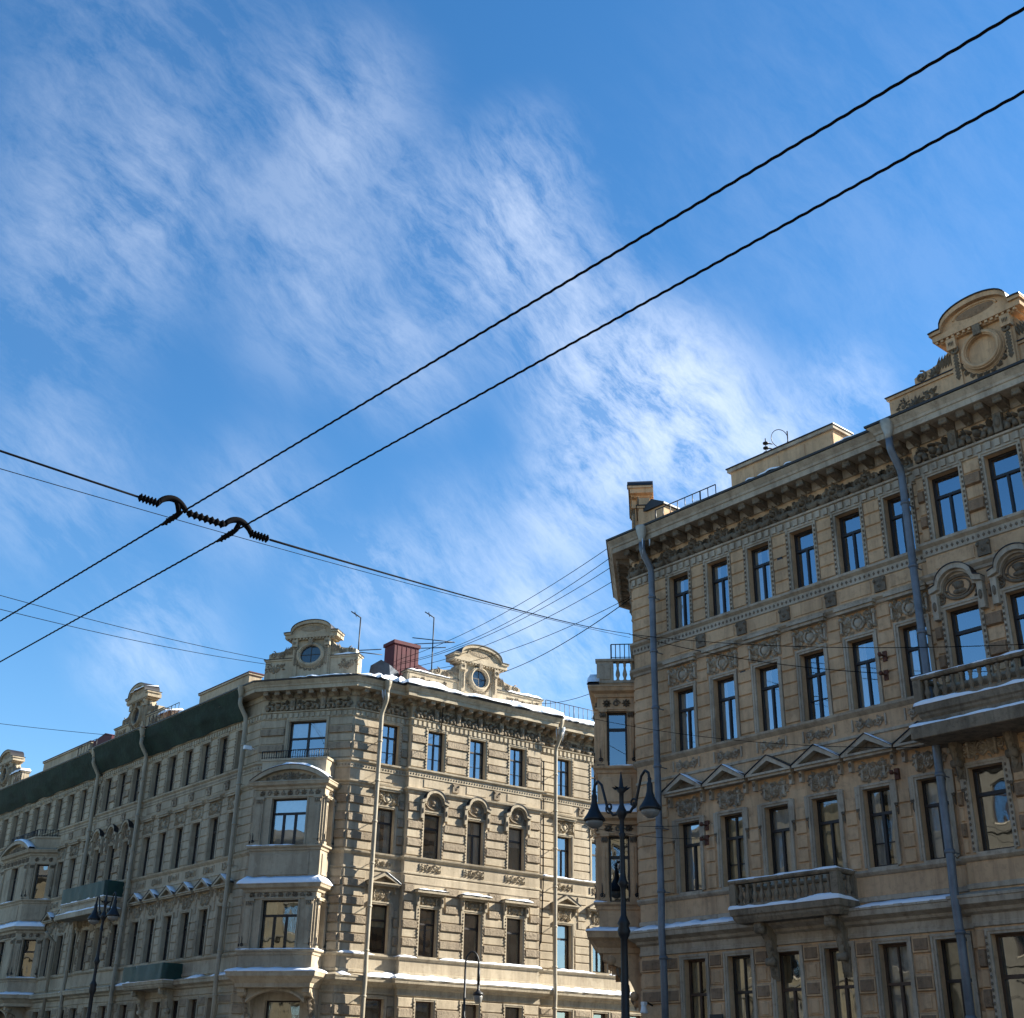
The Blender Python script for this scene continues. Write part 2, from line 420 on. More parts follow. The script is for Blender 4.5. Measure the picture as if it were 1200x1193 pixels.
# ------------------------------------------------------------------ windows
ARCH = .14
_cache = {}
def wmesh(key, fn, mats):
    if key not in _cache:
        mb = MB(); fn(mb); _cache[key] = mb.mesh(key[0], mats)
    return _cache[key]
def f_surround(w, h, bead, ears):
    def fn(mb):
        a = ARCH; x = w / 2
        for (o, p, d) in ((0, a * .55, .045), (a * .5, a, .075)):
            mb.box(-x - p, -x - o, -d, .02, -.02 if o == 0 else 0, h + o + .0, 0)
            mb.box(x + o, x + p, -d, .02, -.02 if o == 0 else 0, h + o + .0, 0)
            mb.box(-x - p, x + p, -d - .004, .02, h + o, h + p, 0)
        if bead:
            for sg in (-1, 1):
                n = int(h / .16)
                for i in range(n): mb.blob(sg * (x + a * .72), h * (i + .5) / n, .035, .055, .05, 1, 6, -.07)
        if ears:
            for sg in (-1, 1):
                mb.box(sg * (x + a + .05) - .05, sg * (x + a + .05) + .05, -.085, .02, h - .55, h + a * .8, 0)
                mb.spiral(sg * (x + a + .05), h - .58, .07, 1.2, sg, pi / 2, .03, 1, -.05)
                mb.blob(sg * (x + a + .05), h - .75, .035, .14, .06, 1, 7)
        mb.box(-x - .03, x + .03, -.09, .3, -.09, -.012, 0)
    return fn
def f_frame(w, h, style):
    def fn(mb):
        x = w / 2; y = .22; f = .075
        B = lambda a, b, c, d, p=0.: mb.box(a, b, y - p, y + .075, c, d, 0)
        B(-x, -x + f, 0, h); B(x - f, x, 0, h); B(-x + f, x - f, 0, f); B(-x + f, x - f, h - f, h)
        zt = h * .66
        if style == 'T':            # fanlight over a pair of casements
            B(-x + f, x - f, zt, zt + .085, .02); B(-.038, .038, f, zt, .012)
        elif style == 'one':        # fanlight over one big light
            B(-x + f, x - f, zt, zt + .10, .02)
        elif style == 'X':          # split fanlight over a pair of casements with a bar
            B(-x + f, x - f, zt, zt + .085, .02); B(-.045, .045, f, zt, .012); B(-.022, .022, zt + .085, h - f, .012)
            B(-x + f, -.045, h * .3, h * .3 + .03, -.01); B(.045, x - f, h * .3, h * .3 + .03, -.01)
        elif style == 'three':      # wide bay window
            B(-x + f, x - f, zt, zt + .11, .02)
            for sg in (-1, 1): B(sg * w * .165 - .06, sg * w * .165 + .06, f, zt, .012)
        elif style == 'wide':
            B(-x + f, x - f, h * .52, h * .52 + .09, .02); B(-.06, .06, f, h * .52, .012); B(-.05, .05, h * .52 + .09, h - f, .012)
            B(-x + f, -.06, h * .25, h * .25 + .035, -.01); B(.06, x - f, h * .25, h * .25 + .035, -.01)
        # dark room behind the glass
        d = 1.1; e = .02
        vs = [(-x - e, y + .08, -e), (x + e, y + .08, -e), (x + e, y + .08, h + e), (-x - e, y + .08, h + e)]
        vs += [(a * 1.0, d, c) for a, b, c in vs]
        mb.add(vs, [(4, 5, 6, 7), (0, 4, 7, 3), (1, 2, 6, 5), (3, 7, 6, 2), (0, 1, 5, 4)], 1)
    return fn
def f_pane(w, h):
    def fn(mb):
        x = w / 2 - .02; y = .262
        mb.add([(-x, y, .02), (x, y, .02), (x, y, h - .02), (-x, y, h - .02)], [(0, 1, 2, 3)])
    return fn
def f_curtain(w, h, kind):
    def fn(mb):
        x = w / 2; y = .345
        def drape(a, b, z0, z1):
            n = 16; vs = []; fs = []
            for i in range(n + 1):
                t = i / n; xx = a + (b - a) * t; yy = y + .035 * sin(t * 5.5 * pi)
                vs += [(xx, yy, z0), (xx, yy, z1)]
            for i in range(n): fs.append((2 * i, 2 * i + 2, 2 * i + 3, 2 * i + 1))
            mb.add(vs, fs, 0, True)
        if kind == 'full': drape(-x, x, .03, h)
        elif kind == 'pair': drape(-x, -x * .25, .03, h); drape(x * .25, x, .03, h)
        elif kind == 'left': drape(-x, -x * .1, .03, h)
        elif kind == 'right': drape(x * .1, x, .03, h)
        elif kind == 'blind': drape(-x, x, h * .55, h)
    return fn
def f_pediment(wd, hh, dep):
    def fn(mb):
        x = wd / 2
        mb.box(-x + .04, x - .04, -dep * .8, .01, 0, .08, 0); mb.box(-x, x, -dep, .01, .081, .15, 0)
        # raking cornices over a recessed tympanum
        t = .17
        mb.poly([(-x, .151), (-x + .22, .151), (0, hh - t), (0, hh)], -dep, .01, 0)
        mb.poly([(x, .151), (0, hh), (0, hh - t), (x - .22, .151)], -dep, .01, 0)
        mb.poly([(-x + .2, .151), (x - .2, .151), (0, hh - t + .02)], -dep * .35, .01, 1)
        # sheet metal cap
        for sg in (-1, 1):
            a = [(sg * (x + .04), .15), (0, hh + .004), (0, hh + .03), (sg * (x + .05), .175)]
            mb.poly(a if sg < 0 else a[::-1], -dep - .03, .01, 2)
        for sg in (-1, 1):      # small brackets
            mb.poly([(sg * (x - .16) - .05, -.34), (sg * (x - .16) + .05, -.34), (sg * (x - .16) + .05, 0), (sg * (x - .16) - .05, 0)], -dep * .45, .01, 0)
            mb.blob(sg * (x - .16), -.14, .05, .08, .06, 1, 7, -dep * .45)
    return fn
def f_hood(wd, hh, dep):
    """bowed hood with shoulders over a medallion"""
    def fn(mb):
        x = wd / 2; r = x * .66
        prof = []
        arc = [(r * cos(pi - pi * i / 14), hh * .38 + (hh * .62 - .12) * sin(pi * i / 14)) for i in range(15)]
        lo = [(-x, hh * .30)] + arc + [(x, hh * .30)]
        up = [(-x, hh * .30 + .16)] + [(p * 1.12, q + .15) for p, q in arc] + [(x, hh * .30 + .16)]
        for i in range(len(lo) - 1):
            mb.poly([lo[i], lo[i + 1], up[i + 1], up[i]], -dep, .01, 0)
            a, b = up[i], up[i + 1]
            mb.poly([(a[0], a[1] + .003), (b[0], b[1] + .003), (b[0], b[1] + .03), (a[0], a[1] + .03)], -dep - .03, .01, 2)
            a, b = lo[i], lo[i + 1]
            mb.poly([(a[0] * .93, a[1] - .07), (b[0] * .93, b[1] - .07), (b[0] * .97, b[1] - .004), (a[0] * .97, a[1] - .004)], -dep * .6, .01, 0)
        for sg in (-1, 1):
            mb.box(sg * (x - .1) - .09, sg * (x - .1) + .09, -dep * .75, .01, -.5, hh * .30 - .004, 0)
            mb.blob(sg * (x - .1), -.1, .06, .16, .07, 1, 8, -dep * .75)
        m_medallion(mb, wd * .98, hh * 1.0, .1, 1, 0, hh * .38)
    return fn
def f_flat(wd, dep):
    def fn(mb):
        x = wd / 2
        mb.box(-x + .1, x - .1, -dep * .6, .01, 0, .1, 0); mb.box(-x, x, -dep, .01, .101, .24, 0); mb.box(-x - .03, x + .03, -dep - .03, .01, .241, .265, 2)
        for sg in (-1, 1):
            mb.poly([(sg * (x - .2) - .07, -.5), (sg * (x - .2) + .07, -.5), (sg * (x - .2) + .07, 0), (sg * (x - .2) - .07, 0)], -dep * .5, .01, 0)
            mb.blob(sg * (x - .2), -.2, .06, .14, .07, 1, 8, -dep * .5)
    return fn
def f_relief(kind, w, h):
    def fn(mb):
        if kind == 'cartouche': m_cartouche(mb, w, h, .13)
        elif kind == 'panel':
            m_rinceau(mb, w * .92, h * 1.0, .09)
            mb.box(-w / 2, -w / 2 + .05, -.05, .01, -h / 2, h / 2); mb.box(w / 2 - .05, w / 2, -.05, .01, -h / 2, h / 2)
        elif kind == 'garland': m_cartouche(mb, w * .66, h, .11); m_rinceau(mb, w, h * .75, .09, seed=4)
        elif kind == 'cornice':
            mb.box(-w / 2, w / 2, -.2, .01, 0, .1); mb.box(-w / 2 - .05, w / 2 + .05, -.26, .01, .101, .2)
    return fn

class Building:
    def __init__(self, name, base, mats, h, label):
        self.root = bpy.data.objects.new(name, None); COL.objects.link(self.root)
        self.base = Vector((base[0], base[1], 0)); self.root.location = self.base
        self.root.empty_display_size = 1
        tag(self.root, label, 'building')
        self.mats = mats; self.h = h          # h maps storey heights
        self.plaster, self.rough, self.trim, self.carved = mats
        self.snow = MB()
    def part(self, name, mb, mats, parent=None, label=None):
        o = link(name, mb.mesh(name, mats, self.base), parent or self.root)
        if label: o['label'] = label
        return o
    def at(self, F, x, y, z, name, data, parent=None):
        p = F.pt(x, y)
        if parent is None:
            return link(name, data, self.root, (p.x - self.base.x, p.y - self.base.y, z), F.ang)
        return link(name, data, parent)
    def window(self, F, x, y, z, w, h, style='T', bead=False, ears=False, frame='frame', curtain=None, warm=False, surround=True, name='window', dull=False):
        tr, ca = self.trim, self.carved
        if surround: me = wmesh(('window', w, h, bead, ears, tr), f_surround(w, h, bead, ears), [tr, ca])
        else:
            me = wmesh(('window', w, h, 'sill', tr), lambda mb: mb.box(-w / 2 - .03, w / 2 + .03, -.06, .3, -.07, -.012, 0), [tr])
        o = self.at(F, x, y, z, name, me)
        link('frame', wmesh(('frame', w, h, style, frame), f_frame(w, h, style), [frame, 'room']), o)
        gm = 'glass_dull' if dull else 'glass'; link('pane', wmesh(('pane', w, h, gm), f_pane(w, h), [gm]), o)
        if curtain:
            link('curtain', wmesh(('curtain', w, h, curtain, warm), f_curtain(w, h, curtain), ['curtain_warm' if warm else 'curtain']), o)
        return o
    def feature(self, win, name, key, fn, dz, mats=None, dy=0.):
        o = link(name, wmesh(key + (self.trim,), fn, mats or [self.trim, self.carved, 'edge_dark']), win, (0, dy, dz)); return o

def wall_seg(mb, F, x0, x1, y, z0, z1, ops, m=0, rev=.3):
    xs = sorted({x0, x1, *[o[0] for o in ops], *[o[1] for o in ops]}); zs = sorted({z0, z1, *[o[2] for o in ops], *[o[3] for o in ops]})
    xs = [x for x in xs if x0 - 1e-6 <= x <= x1 + 1e-6]; zs = [z for z in zs if z0 - 1e-6 <= z <= z1 + 1e-6]
    mb.T = F.T()
    for i in range(len(xs) - 1):
        for j in range(len(zs) - 1):
            cx, cz = (xs[i] + xs[i + 1]) / 2, (zs[j] + zs[j + 1]) / 2
            if any(a < cx < b and c < cz < d for a, b, c, d in ops): continue
            mb.add([(xs[i], y, zs[j]), (xs[i + 1], y, zs[j]), (xs[i + 1], y, zs[j + 1]), (xs[i], y, zs[j + 1])], [(0, 1, 2, 3)], m)
    for a, b, c, d in ops:
        vs = [(a, y, c), (b, y, c), (b, y, d), (a, y, d)]; vs += [(p, y + rev, r) for p, q, r in vs]
        mb.add(vs, [(0, 4, 5, 1), (1, 5, 6, 2), (2, 6, 7, 3), (3, 7, 4, 0)], m)
    mb.T = Matrix.Identity(4)
def rust(mb, F, x0, x1, y, z0, z1, keep, n, style, marg=.0):
    """courses of bevelled blocks, leaving out the kept rectangles"""
    mb.T = F.T(); ch = (z1 - z0) / n
    for k in range(n):
        za, zb = z0 + k * ch + .018, z0 + (k + 1) * ch - .018
        iv = sorted((a - .012, b + .012) for a, b, c, d in keep if c < zb - .02 and d > za + .02)
        cur = x0 + marg; seg = []
        for a, b in iv:
            if a > cur: seg.append((cur, min(a, x1 - marg)))
            cur = max(cur, b)
        if cur < x1 - marg: seg.append((cur, x1 - marg))
        for a, b in seg:
            if b - a < .1: continue
            if style == 'smooth': mb.frust(a, b, za, zb, y, .05, .028, 0)
            elif style == 'mixed':
                if k % 2: mb.frust(a, b, za, zb, y, .115, .035, 1)
                else: mb.frust(a + .0, b - .0, za, zb, y, .045, .03, 0)
            elif style == 'panel':
                if k % 2 == 0:
                    mb.frust(a, b, za, zb, y, .07, .03, 0)
                    if b - a > .3: mb.frust(a + .07, b - .07, za + .07, zb - .07, y - .07, .03, .02, 1)
                else:
                    mb.frust(a + .05, b - .05, za, zb, y, .03, .02, 0)
                    if b - a > .4: mb.frust(a + .16, b - .16, za + .05, zb - .05, y - .03, .03, .015, 0)
    mb.T = Matrix.Identity(4)

PROF = dict(
    plinth=[(.12, 0), (.12, 1.1), (.02, 1.2), (0, 1.2)],
    ledge=[(0, 5.74), (.06, 5.76), (.06, 5.86), (.04, 5.87), (.04, 6.06), (.1, 6.09), (.16, 6.12), (.2, 6.2), (.42, 6.3), (.44, 6.44), (.47, 6.46), (.47, 6.53), (0, 6.66)],
    pedestal=[(0, 6.70), (.05, 6.72), (.05, 6.84), (0, 6.86)],
    sill2=[(0, 7.42), (.06, 7.45), (.12, 7.52), (.12, 7.58), (0, 7.60)],
    belt2=[(0, 11.50), (.05, 11.52), (.05, 11.6), (0, 11.62)],
    sill3=[(0, 12.16), (.05, 12.2), (.13, 12.28), (.15, 12.35), (0, 12.375)],
    belt3=[(0, 15.52), (.05, 15.54), (.07, 15.62), (.17, 15.70), (.19, 15.78), (0, 15.82)],
    fret=[(0, 16.38), (.05, 16.40), (.05, 16.66), (.08, 16.68), (.16, 16.74), (.17, 16.82), (0, 16.845)],
    dentil=[(0, 19.03), (.05, 19.05), (.05, 19.36), (.13, 19.38), (.15, 19.44), (0, 19.46)],
    bed=[(0, 20.11), (.06, 20.12), (.1, 20.19), (.1, 20.40), (.62, 20.402)],
    corona=[(.0, 20.405), (.74, 20.41), (.74, 20.60), (.78, 20.62), (.80, 20.70), (.88, 20.80), (.93, 20.86), (.93, 20.88)],
)
def cornices(b, poly, frames, skip_mod=(), dent_step=.30, mod_step=.60):
    h = b.h
    P = lambda k: [(o, h(z)) for o, z in PROF[k]]
    for names, part in ((('plinth',), 'plinth'), (('ledge', 'pedestal', 'sill2'), 'ledge'), (('belt2', 'sill3'), 'belt_course'), (('belt3', 'fret'), 'belt_course')):
        mb = MB()
        for k in names: sweep(mb, poly, P(k), 0)
        b.part(part, mb, [b.trim])
    mb = MB()
    for k in ('dentil', 'bed', 'corona'): sweep(mb, poly, P(k), 0)
    for i, (F, x0, x1, y) in enumerate(frames):
        mb.T = F.T()
        n = int((x1 - x0) / dent_step)
        for k in range(n):
            x = x0 + (k + .5) * (x1 - x0) / n; mb.box(x - .085, x + .085, y - .12, y - .045, h(19.1), h(19.33), 0)
        if i in skip_mod: continue
        n = max(1, int((x1 - x0) / mod_step))
        for k in range(n):
            x = x0 + (k + .5) * (x1 - x0) / n; z0, z1 = h(20.24), h(20.40) - .002
            mb.add([(x - .13, y - .09, z0 - .13), (x + .13, y - .09, z0 - .13), (x + .13, y - .58, z0 + .0), (x - .13, y - .58, z0 + .0),
                    (x - .13, y - .09, z1), (x + .13, y - .09, z1), (x + .13, y - .64, z1), (x - .13, y - .64, z1)],
                   [(0, 3, 2, 1), (3, 7, 6, 2), (0, 4, 7, 3), (1, 2, 6, 5)], 1)
            mb.tube([(x - .14, y - .55, z0 + .02), (x + .14, y - .55, z0 + .02)], .065, 8, 1); mb.leaf(x, z0 - .05, -pi / 2, .16, .2, .1, 1, y - .12)
            m_palmette_y = y - .3
            mb.blob(x, z0 - .02, .07, .05, .06, 1, 6, y - .4)
        mb.T = Matrix.Identity(4)
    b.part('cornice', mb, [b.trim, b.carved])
    mb = MB(); sweep(mb, poly, [(.90, h(20.885)), (.98, h(20.89)), (.99, h(20.96)), (.9, h(20.975))], 0)
    b.part('gutter', mb, ['edge_dark'])

def drainpipe(b, F, x, mat, y=0., ztop=20.88, zbot=.4, snow=True):
    h = b.h; mb = MB(F.T(x, y))
    mb.tube([(0, -.92, h(ztop) - .55), (0, -.92, h(ztop) - .9), (0, -.86, h(ztop) - 1.05), (0, -.50, h(19.35)), (0, -.46, h(19.1)), (0, -.47, 7.4), (0, -.50, 6.75), (0, -.50, 6.2), (0, -.46, 5.4), (0, -.46, zbot)], .118, 10, 0)
    z = 18.2
    while z > 1:
        if abs(z - 6.4) > .8: mb.lathe([(.12, -.06), (.148, -.04), (.148, .02), (.13, .06)], 10, 0, (0, -.46, z)); mb.box(-.02, .02, -.46, .0, z - .012, z + .012, 0)
        z -= 2.1
    o = b.part('drainpipe', mb, [mat])
    hp = MB(F.T(x, y)); zt = h(ztop)
    hp.lathe([(.11, -.62), (.12, -.45), (.19, -.2), (.22, -.02), (.22, .04), (.19, .04)], 10, 0, (0, -.93, zt))
    b.part('hopper', hp, ['hopper' if mat == 'pipe_blue' else mat], o)
    return o

def baluster_mesh(h, mat):
    return wmesh(('baluster', h, mat), lambda mb: mb.lathe([(.075, 0), (.075, .06 * h), (.045, .1 * h), (.055, .18 * h), (.088, .32 * h), (.08, .42 * h), (.045, .62 * h), (.04, .74 * h), (.06, .8 * h), (.045, .86 * h), (.07, .92 * h), (.07, h)], 8), [mat])
def balcony(b, F, x0, x1, proj, zslab, zfloor, zrail, mat, y=0., wrap=None, step=None, brackets=(), lower=None, balusters=True):
    """moulded slab, corner posts, balusters, handrail, brackets; optional wrap of green tarp"""
    fp = [F.pt(x0, y), F.pt(x0, y - proj), F.pt(x1, y - proj), F.pt(x1, y)]
    mb = MB(); t = zfloor - zslab
    sweep(mb, fp, [(-.16, zslab - .003), (-.14, zslab), (-.06, zslab + .3 * t), (-.05, zslab + .45 * t), (.0, zslab + .55 * t), (.02, zfloor), (-.25, zfloor + .01)], 0)
    mb.T = F.T()
    mb.box(x0 + .16, x1 - .16, y - proj + .16, y, zslab, zfloor - .03, 0)
    if lower:     # broader slab below
        mb.T = Matrix.Identity(4); lo, lz0, lz1 = lower
        fl = [F.pt(x0 - .1, y), F.pt(x0 - .1, y - proj - lo), F.pt(x1 + .1, y - proj - lo), F.pt(x1 + .1, y)]
        sweep(mb, fl, [(-.3, lz0), (-.02, lz0 + .003), (0, lz0 + .02), (0, lz1), (-.4, lz1 + .12)], 0)
        mb.T = F.T(); mb.box(x0 + .1, x1 - .1, y - proj - lo + .2, y, lz0 + .004, zslab + .02, 0)
        b.snow.T = Matrix.Identity(4)
        snow_strip(b.snow, fl, -.38, -.01, lz1 + .115, lz1 + .01, .05, 3)
    o = b.part('balcony', mb, [mat])
    p = .24
    if balusters:
        bh = zrail - zfloor - .26
        pm = MB(F.T())
        spots = [(x0 + p / 2, -proj + p / 2), (x1 - p / 2, -proj + p / 2)]
        for px, py in spots:
            pm = MB(F.T()); pm.box(px - p / 2, px + p / 2, y + py - p / 2, y + py + p / 2, zfloor + .01, zrail - .10, 0); pm.frust(px - p / 2 + .04, px + p / 2 - .04, zfloor + .2, zrail - .2, y + py - p / 2, -.025, .015, 0); b.part('post', pm, [mat], o)
        for px in (x0 + p / 2, x1 - p / 2):
            pm = MB(F.T()); pm.box(px - p / 2 + .03, px + p / 2 - .03, y - .16, y, zfloor + .01, zrail - .10, 0); b.part('post', pm, [mat], o)
        rl = MB(); fr = offset_line(fp, -p / 2)
        sweep(rl, fr, [(-.10, zfloor + .01), (.10, zfloor + .012), (.10, zfloor + .12), (-.10, zfloor + .12)], 0)
        sweep(rl, fr, [(-.10, zrail - .11), (.10, zrail - .11), (.14, zrail - .06), (.14, zrail), (-.14, zrail), (-.14, zrail - .06), (-.10, zrail - .11)], 0)
        b.part('handrail', rl, [mat], o)
        bm = baluster_mesh(round(bh, 3), mat); z = zfloor + .12
        def put(x, yy):
            q = F.pt(x, yy); link('baluster', bm, o, (q.x - b.base.x, q.y - b.base.y, z), F.ang)
        n = max(2, int((x1 - x0 - 2 * p) / .27))
        for i in range(n): put(x0 + p + (i + .5) * (x1 - x0 - 2 * p) / n, y - proj + p / 2)
        n = max(1, int((proj - p - .16) / .27))
        for i in range(n):
            for xx in (x0 + p / 2, x1 - p / 2): put(xx, y - proj + p + (i + .5) * (proj - p - .16) / n)
    if wrap:
        wm = MB(); fo = offset_line(fp, .05); rs = resample(fo, .22); n = len(rs); vs = []; fs = []
        for k, zz in enumerate((zfloor + .02, zfloor + .4, zrail - .25, zrail + .05)):
            for q in rs:
                e = .05 * mnoise.noise((q.x * 2, q.y * 2, zz)); vs.append((q.x + e, q.y + e, zz + .03 * mnoise.noise((q.x * 1.2, q.y, 3))))
        for k in range(3):
            for i in range(n - 1): fs.append((k * n + i, k * n + i + 1, (k + 1) * n + i + 1, (k + 1) * n + i))
        wm.add(vs, fs, 0, True); b.part('tarp_wrap', wm, [wrap], o)
    b.snow.T = Matrix.Identity(4)
    snow_strip(b.snow, fp, -.14, .03, zfloor + .03, zfloor + .0, .085, 7)
    snow_strip(b.snow, offset_line(fp, -p / 2), -.12, .13, zrail, zrail, .045, 9)
    for bx in brackets:
        bk = MB(F.T(bx, y)); pr = proj * .78
        out = [(0, zslab - .005), (-pr, zslab - .005), (-pr, zslab - .16), (-pr * .7, zslab - .24), (-pr * .42, zslab - .48), (-pr * .3, zslab - .85), (-.12, zslab - 1.15), (-.1, zslab - 1.5), (0, zslab - 1.65)]
        n = len(out); vs = [(-.13, yy, zz) for yy, zz in out] + [(.13, yy, zz) for yy, zz in out]
        bk.add(vs, [tuple(range(n)), tuple(range(2 * n - 1, n - 1, -1))] + [(i, i + n, (i + 1) % n + n, (i + 1) % n) for i in range(n)], 0)
        bk.tube([(-.15, -pr * .82, zslab - .2), (.15, -pr * .82, zslab - .2)], .13, 9, 0)
        bk.tube([(-.15, -.22, zslab - 1.1), (.15, -.22, zslab - 1.1)], .12, 9, 0)
        for k in range(5): bk.leaf(0, zslab - .5 - .16 * k, -pi / 2, .4, .22, .1, 0, -pr * .4 + .05 * k)
        b.part('bracket', bk, [mat], o)
    return o

def roof_gable(b, F, xc, y, zb, zt, base_w, cw, apex, oval, glazed, coping):
    """attic wall carrying a scrolled dormer front: plinth, volutes, round window, bowed cap"""
    mb = MB(F.T(xc, y)); hw = base_w / 2; T0 = .55
    mb.box(-hw, hw, 0, T0, zb, zt, 0); mb.box(-hw - .06, hw + .06, -.06, T0 + .06, zt + .001, zt + .09, 0); mb.box(-hw - .1, hw + .1, -.1, T0 + .1, zt + .091, zt + .125, 3)
    k = (apex - zt); c = cw / 2
    b0 = c * .72                                            # half width of the middle block
    zc0 = zt + k * .50; zc1 = zt + k * .66
    z0 = zt + .125
    mb.box(-b0, b0, -.10, T0 - .05, zb + .2, zc0, 0)
    for sg in (-1, 1):
        pts = [(sg * b0, z0), (sg * (b0 + .95 * c), z0), (sg * (b0 + .95 * c), z0 + .14 * k), (sg * (b0 + .78 * c), z0 + .18 * k)]
        pts += [(sg * (b0 + .70 * c * (1 - sin(t * pi / 2 / 6))), z0 + .18 * k + (.32 * k) * (1 - cos(t * pi / 2 / 6))) for t in range(1, 7)]
        pts += [(sg * b0, zc0 - .02)]
        mb.poly(pts if sg > 0 else pts[::-1], .02, T0 - .1, 0)
        mb.spiral(sg * (b0 + .78 * c), z0 + .12 * k, .1 * k, 1.4, sg, pi / 2, .045, 1, .02)
        for q in range(6): mb.leaf(sg * (b0 + .1 + .1 * q), z0 + .08 * k, pi / 2 + sg * .3, .26 * k, .16, .08, 1, .02)
        # corner brackets with leaves under the cap
        mb.box(sg * (b0 - .16) - .16, sg * (b0 - .16) + .16, -.30, 0, zc0 - .36 * k * .5, zc0 + .01, 0)
        for q in range(4): mb.leaf(sg * (b0 - .16) + (q - 1.5) * .05, zc0 - .02, -pi / 2, .16 * k, .09, .1, 1, -.24)
        tp = [(sg * (hw - .02), zt)]
        mb.box(sg * (hw - .4) - .3, sg * (hw - .4) + .3, -.03, .02, zb + .12, zt - .08, 0)
    for sg in (-1, 1):
        m_rinceau(mb, hw - b0 - .9, (zt - zb) * .45, .08, 1, sg * (b0 + .25 + (hw - b0) / 2), zt - .42, 7) if hw - b0 > 1.6 else None
        mb.box(sg * b0 * .82 - .12, sg * b0 * .82 + .12, -.17, -.05, zb + .3, zc0 - .28, 0); mb.spiral(sg * b0 * .82, zc0 - .4, .14, 1.4, sg, pi / 2, .06, 1, -.17)
        for q in range(7): mb.leaf(sg * b0 * .82, zc0 - .5 - .12 * q, -pi / 2, .26, .2, .09, 1, -.17)
        m_palmette(mb, sg * (b0 + .42 * c), z0 + .03, .4 * k * .5, .1, 1, pi / 2 - sg * .3, 6, 1.6)
    m_rinceau(mb, c * 1.1, .2, .07, 1, 0, zc0 - .14, 5)
    # hollow of the round opening: a raised annulus with a real depth
    oz, rx, rz = oval; nn_ = 28; vs = []; fs = []
    for i in range(nn_):
        a_ = 2 * pi * i / nn_
        for k_, yy in ((1.0, -.103), (1.0, -.26), (1.32, -.26), (1.38, -.09)): vs.append((rx * k_ * cos(a_), yy, oz + rz * k_ * sin(a_)))
    for i in range(nn_):
        j = (i + 1) % nn_
        for k_ in range(3): fs.append((i * 4 + k_, j * 4 + k_, j * 4 + k_ + 1, i * 4 + k_ + 1))
    mb.add(vs, fs, 0)
    nd = int(c * 2 / .2)
    for i in range(nd): mb.box(-c * .95 + i * (1.9 * c) / nd, -c * .95 + i * (1.9 * c) / nd + .09, -.31, -.2, zc0 + .02, zc0 + .098, 0)
    # entablature
    mb.box(-c * .86, c * .86, -.22, T0, zc0 + .002, zc0 + .10, 0); mb.box(-c, c, -.34, T0 + .05, zc0 + .101, zc1 - .03, 0)
    # bowed cap
    n = 16; a = .62 * c; rise = apex - zc1 - .06
    arc = [(-c * 1.04, zc1 + .06)] + [(-c * .92, zc1 + .08)] + [(a * 1.25 * cos(pi - pi * i / n), zc1 + .08 + rise * sin(pi * i / n) ** .8) for i in range(n + 1)] + [(c * .92, zc1 + .08), (c * 1.04, zc1 + .06)]
    lo = [(p[0], zc1 - .031) for p in arc]
    for i in range(len(arc) - 1):
        q0, q1 = arc[i], arc[i + 1]
        mb.poly([(q0[0], zc1 - .028), (q1[0], zc1 - .028), (q1[0], q1[1]), (q0[0], q0[1])], -.26, T0 - .02, 0)
        tz = .16
        mb.poly([(q0[0], max(zc1 - .026, q0[1] - tz)), (q1[0], max(zc1 - .026, q1[1] - tz)), (q1[0], q1[1] + .004), (q0[0], q0[1] + .004)], -.42, -.25, 0)
        mb.poly([(q0[0] * 1.01, q0[1] + .006), (q1[0] * 1.01, q1[1] + .006), (q1[0] * 1.01, q1[1] + .045), (q0[0] * 1.01, q0[1] + .045)], -.46, T0 + .04, 3)
    # lens-shaped tympanum
    mb.blob(0, zc1 + rise * .42, a * .72, rise * .26, .03, 2, 14, -.262)
    mb.ring(0, zc1 + rise * .36, a * .8, rise * .42, .04, 0, 14, -.27, 0, pi)
    # round window surround, keystone, garland
    oz, rx, rz = oval
    mb.ring(0, oz, rx * 1.16, rz * 1.16, .05, 0, 24, -.27); mb.ring(0, oz, rx * 1.36, rz * 1.36, .045, 0, 24, -.10)
    mb.box(-.12, .12, -.36, -.05, oz + rz * 1.0, oz + rz * 1.0 + .36, 1)
    for q in range(10):
        t = pi + .25 + (pi - .5) * q / 9; mb.leaf(rx * 1.5 * cos(t), oz + rz * 1.5 * sin(t), t + .9, .26, .15, .1, 1, -.1)
        mb.leaf(rx * 1.5 * cos(t), oz + rz * 1.5 * sin(t), t - .9, .22, .13, .1, 1, -.1)
    m_palmette(mb, 0, oz - rz * 1.5, .3, .12, 1, -pi / 2)
    o = b.part('roof_gable', mb, [b.plaster, b.carved, b.rough, coping])
    wb = MB(F.T(xc, y)); n = 24
    vs = [(rx * cos(2 * pi * i / n), -.104, oz + rz * sin(2 * pi * i / n)) for i in range(n)]
    wb.add(vs, [tuple(range(n))], 0)
    if glazed:
        wb.box(-.025, .025, -.115, -.105, oz - rz, oz + rz, 1); wb.box(-rx, rx, -.116, -.105, oz - .025, oz + .025, 1)
        b.part('round_window', wb, ['glassdark', 'frame'], o)
    else: b.part('round_niche', wb, [b.plaster, 'frame'], o)
    # snow on plinth and shoulders
    S = b.snow; pl = [F.pt(xc - hw, y + .5), F.pt(xc + hw, y + .5)]
    return o
M['glassdark'] = simple('dark_glass', (.02, .03, .045), .08, var=.2, spec=1.)

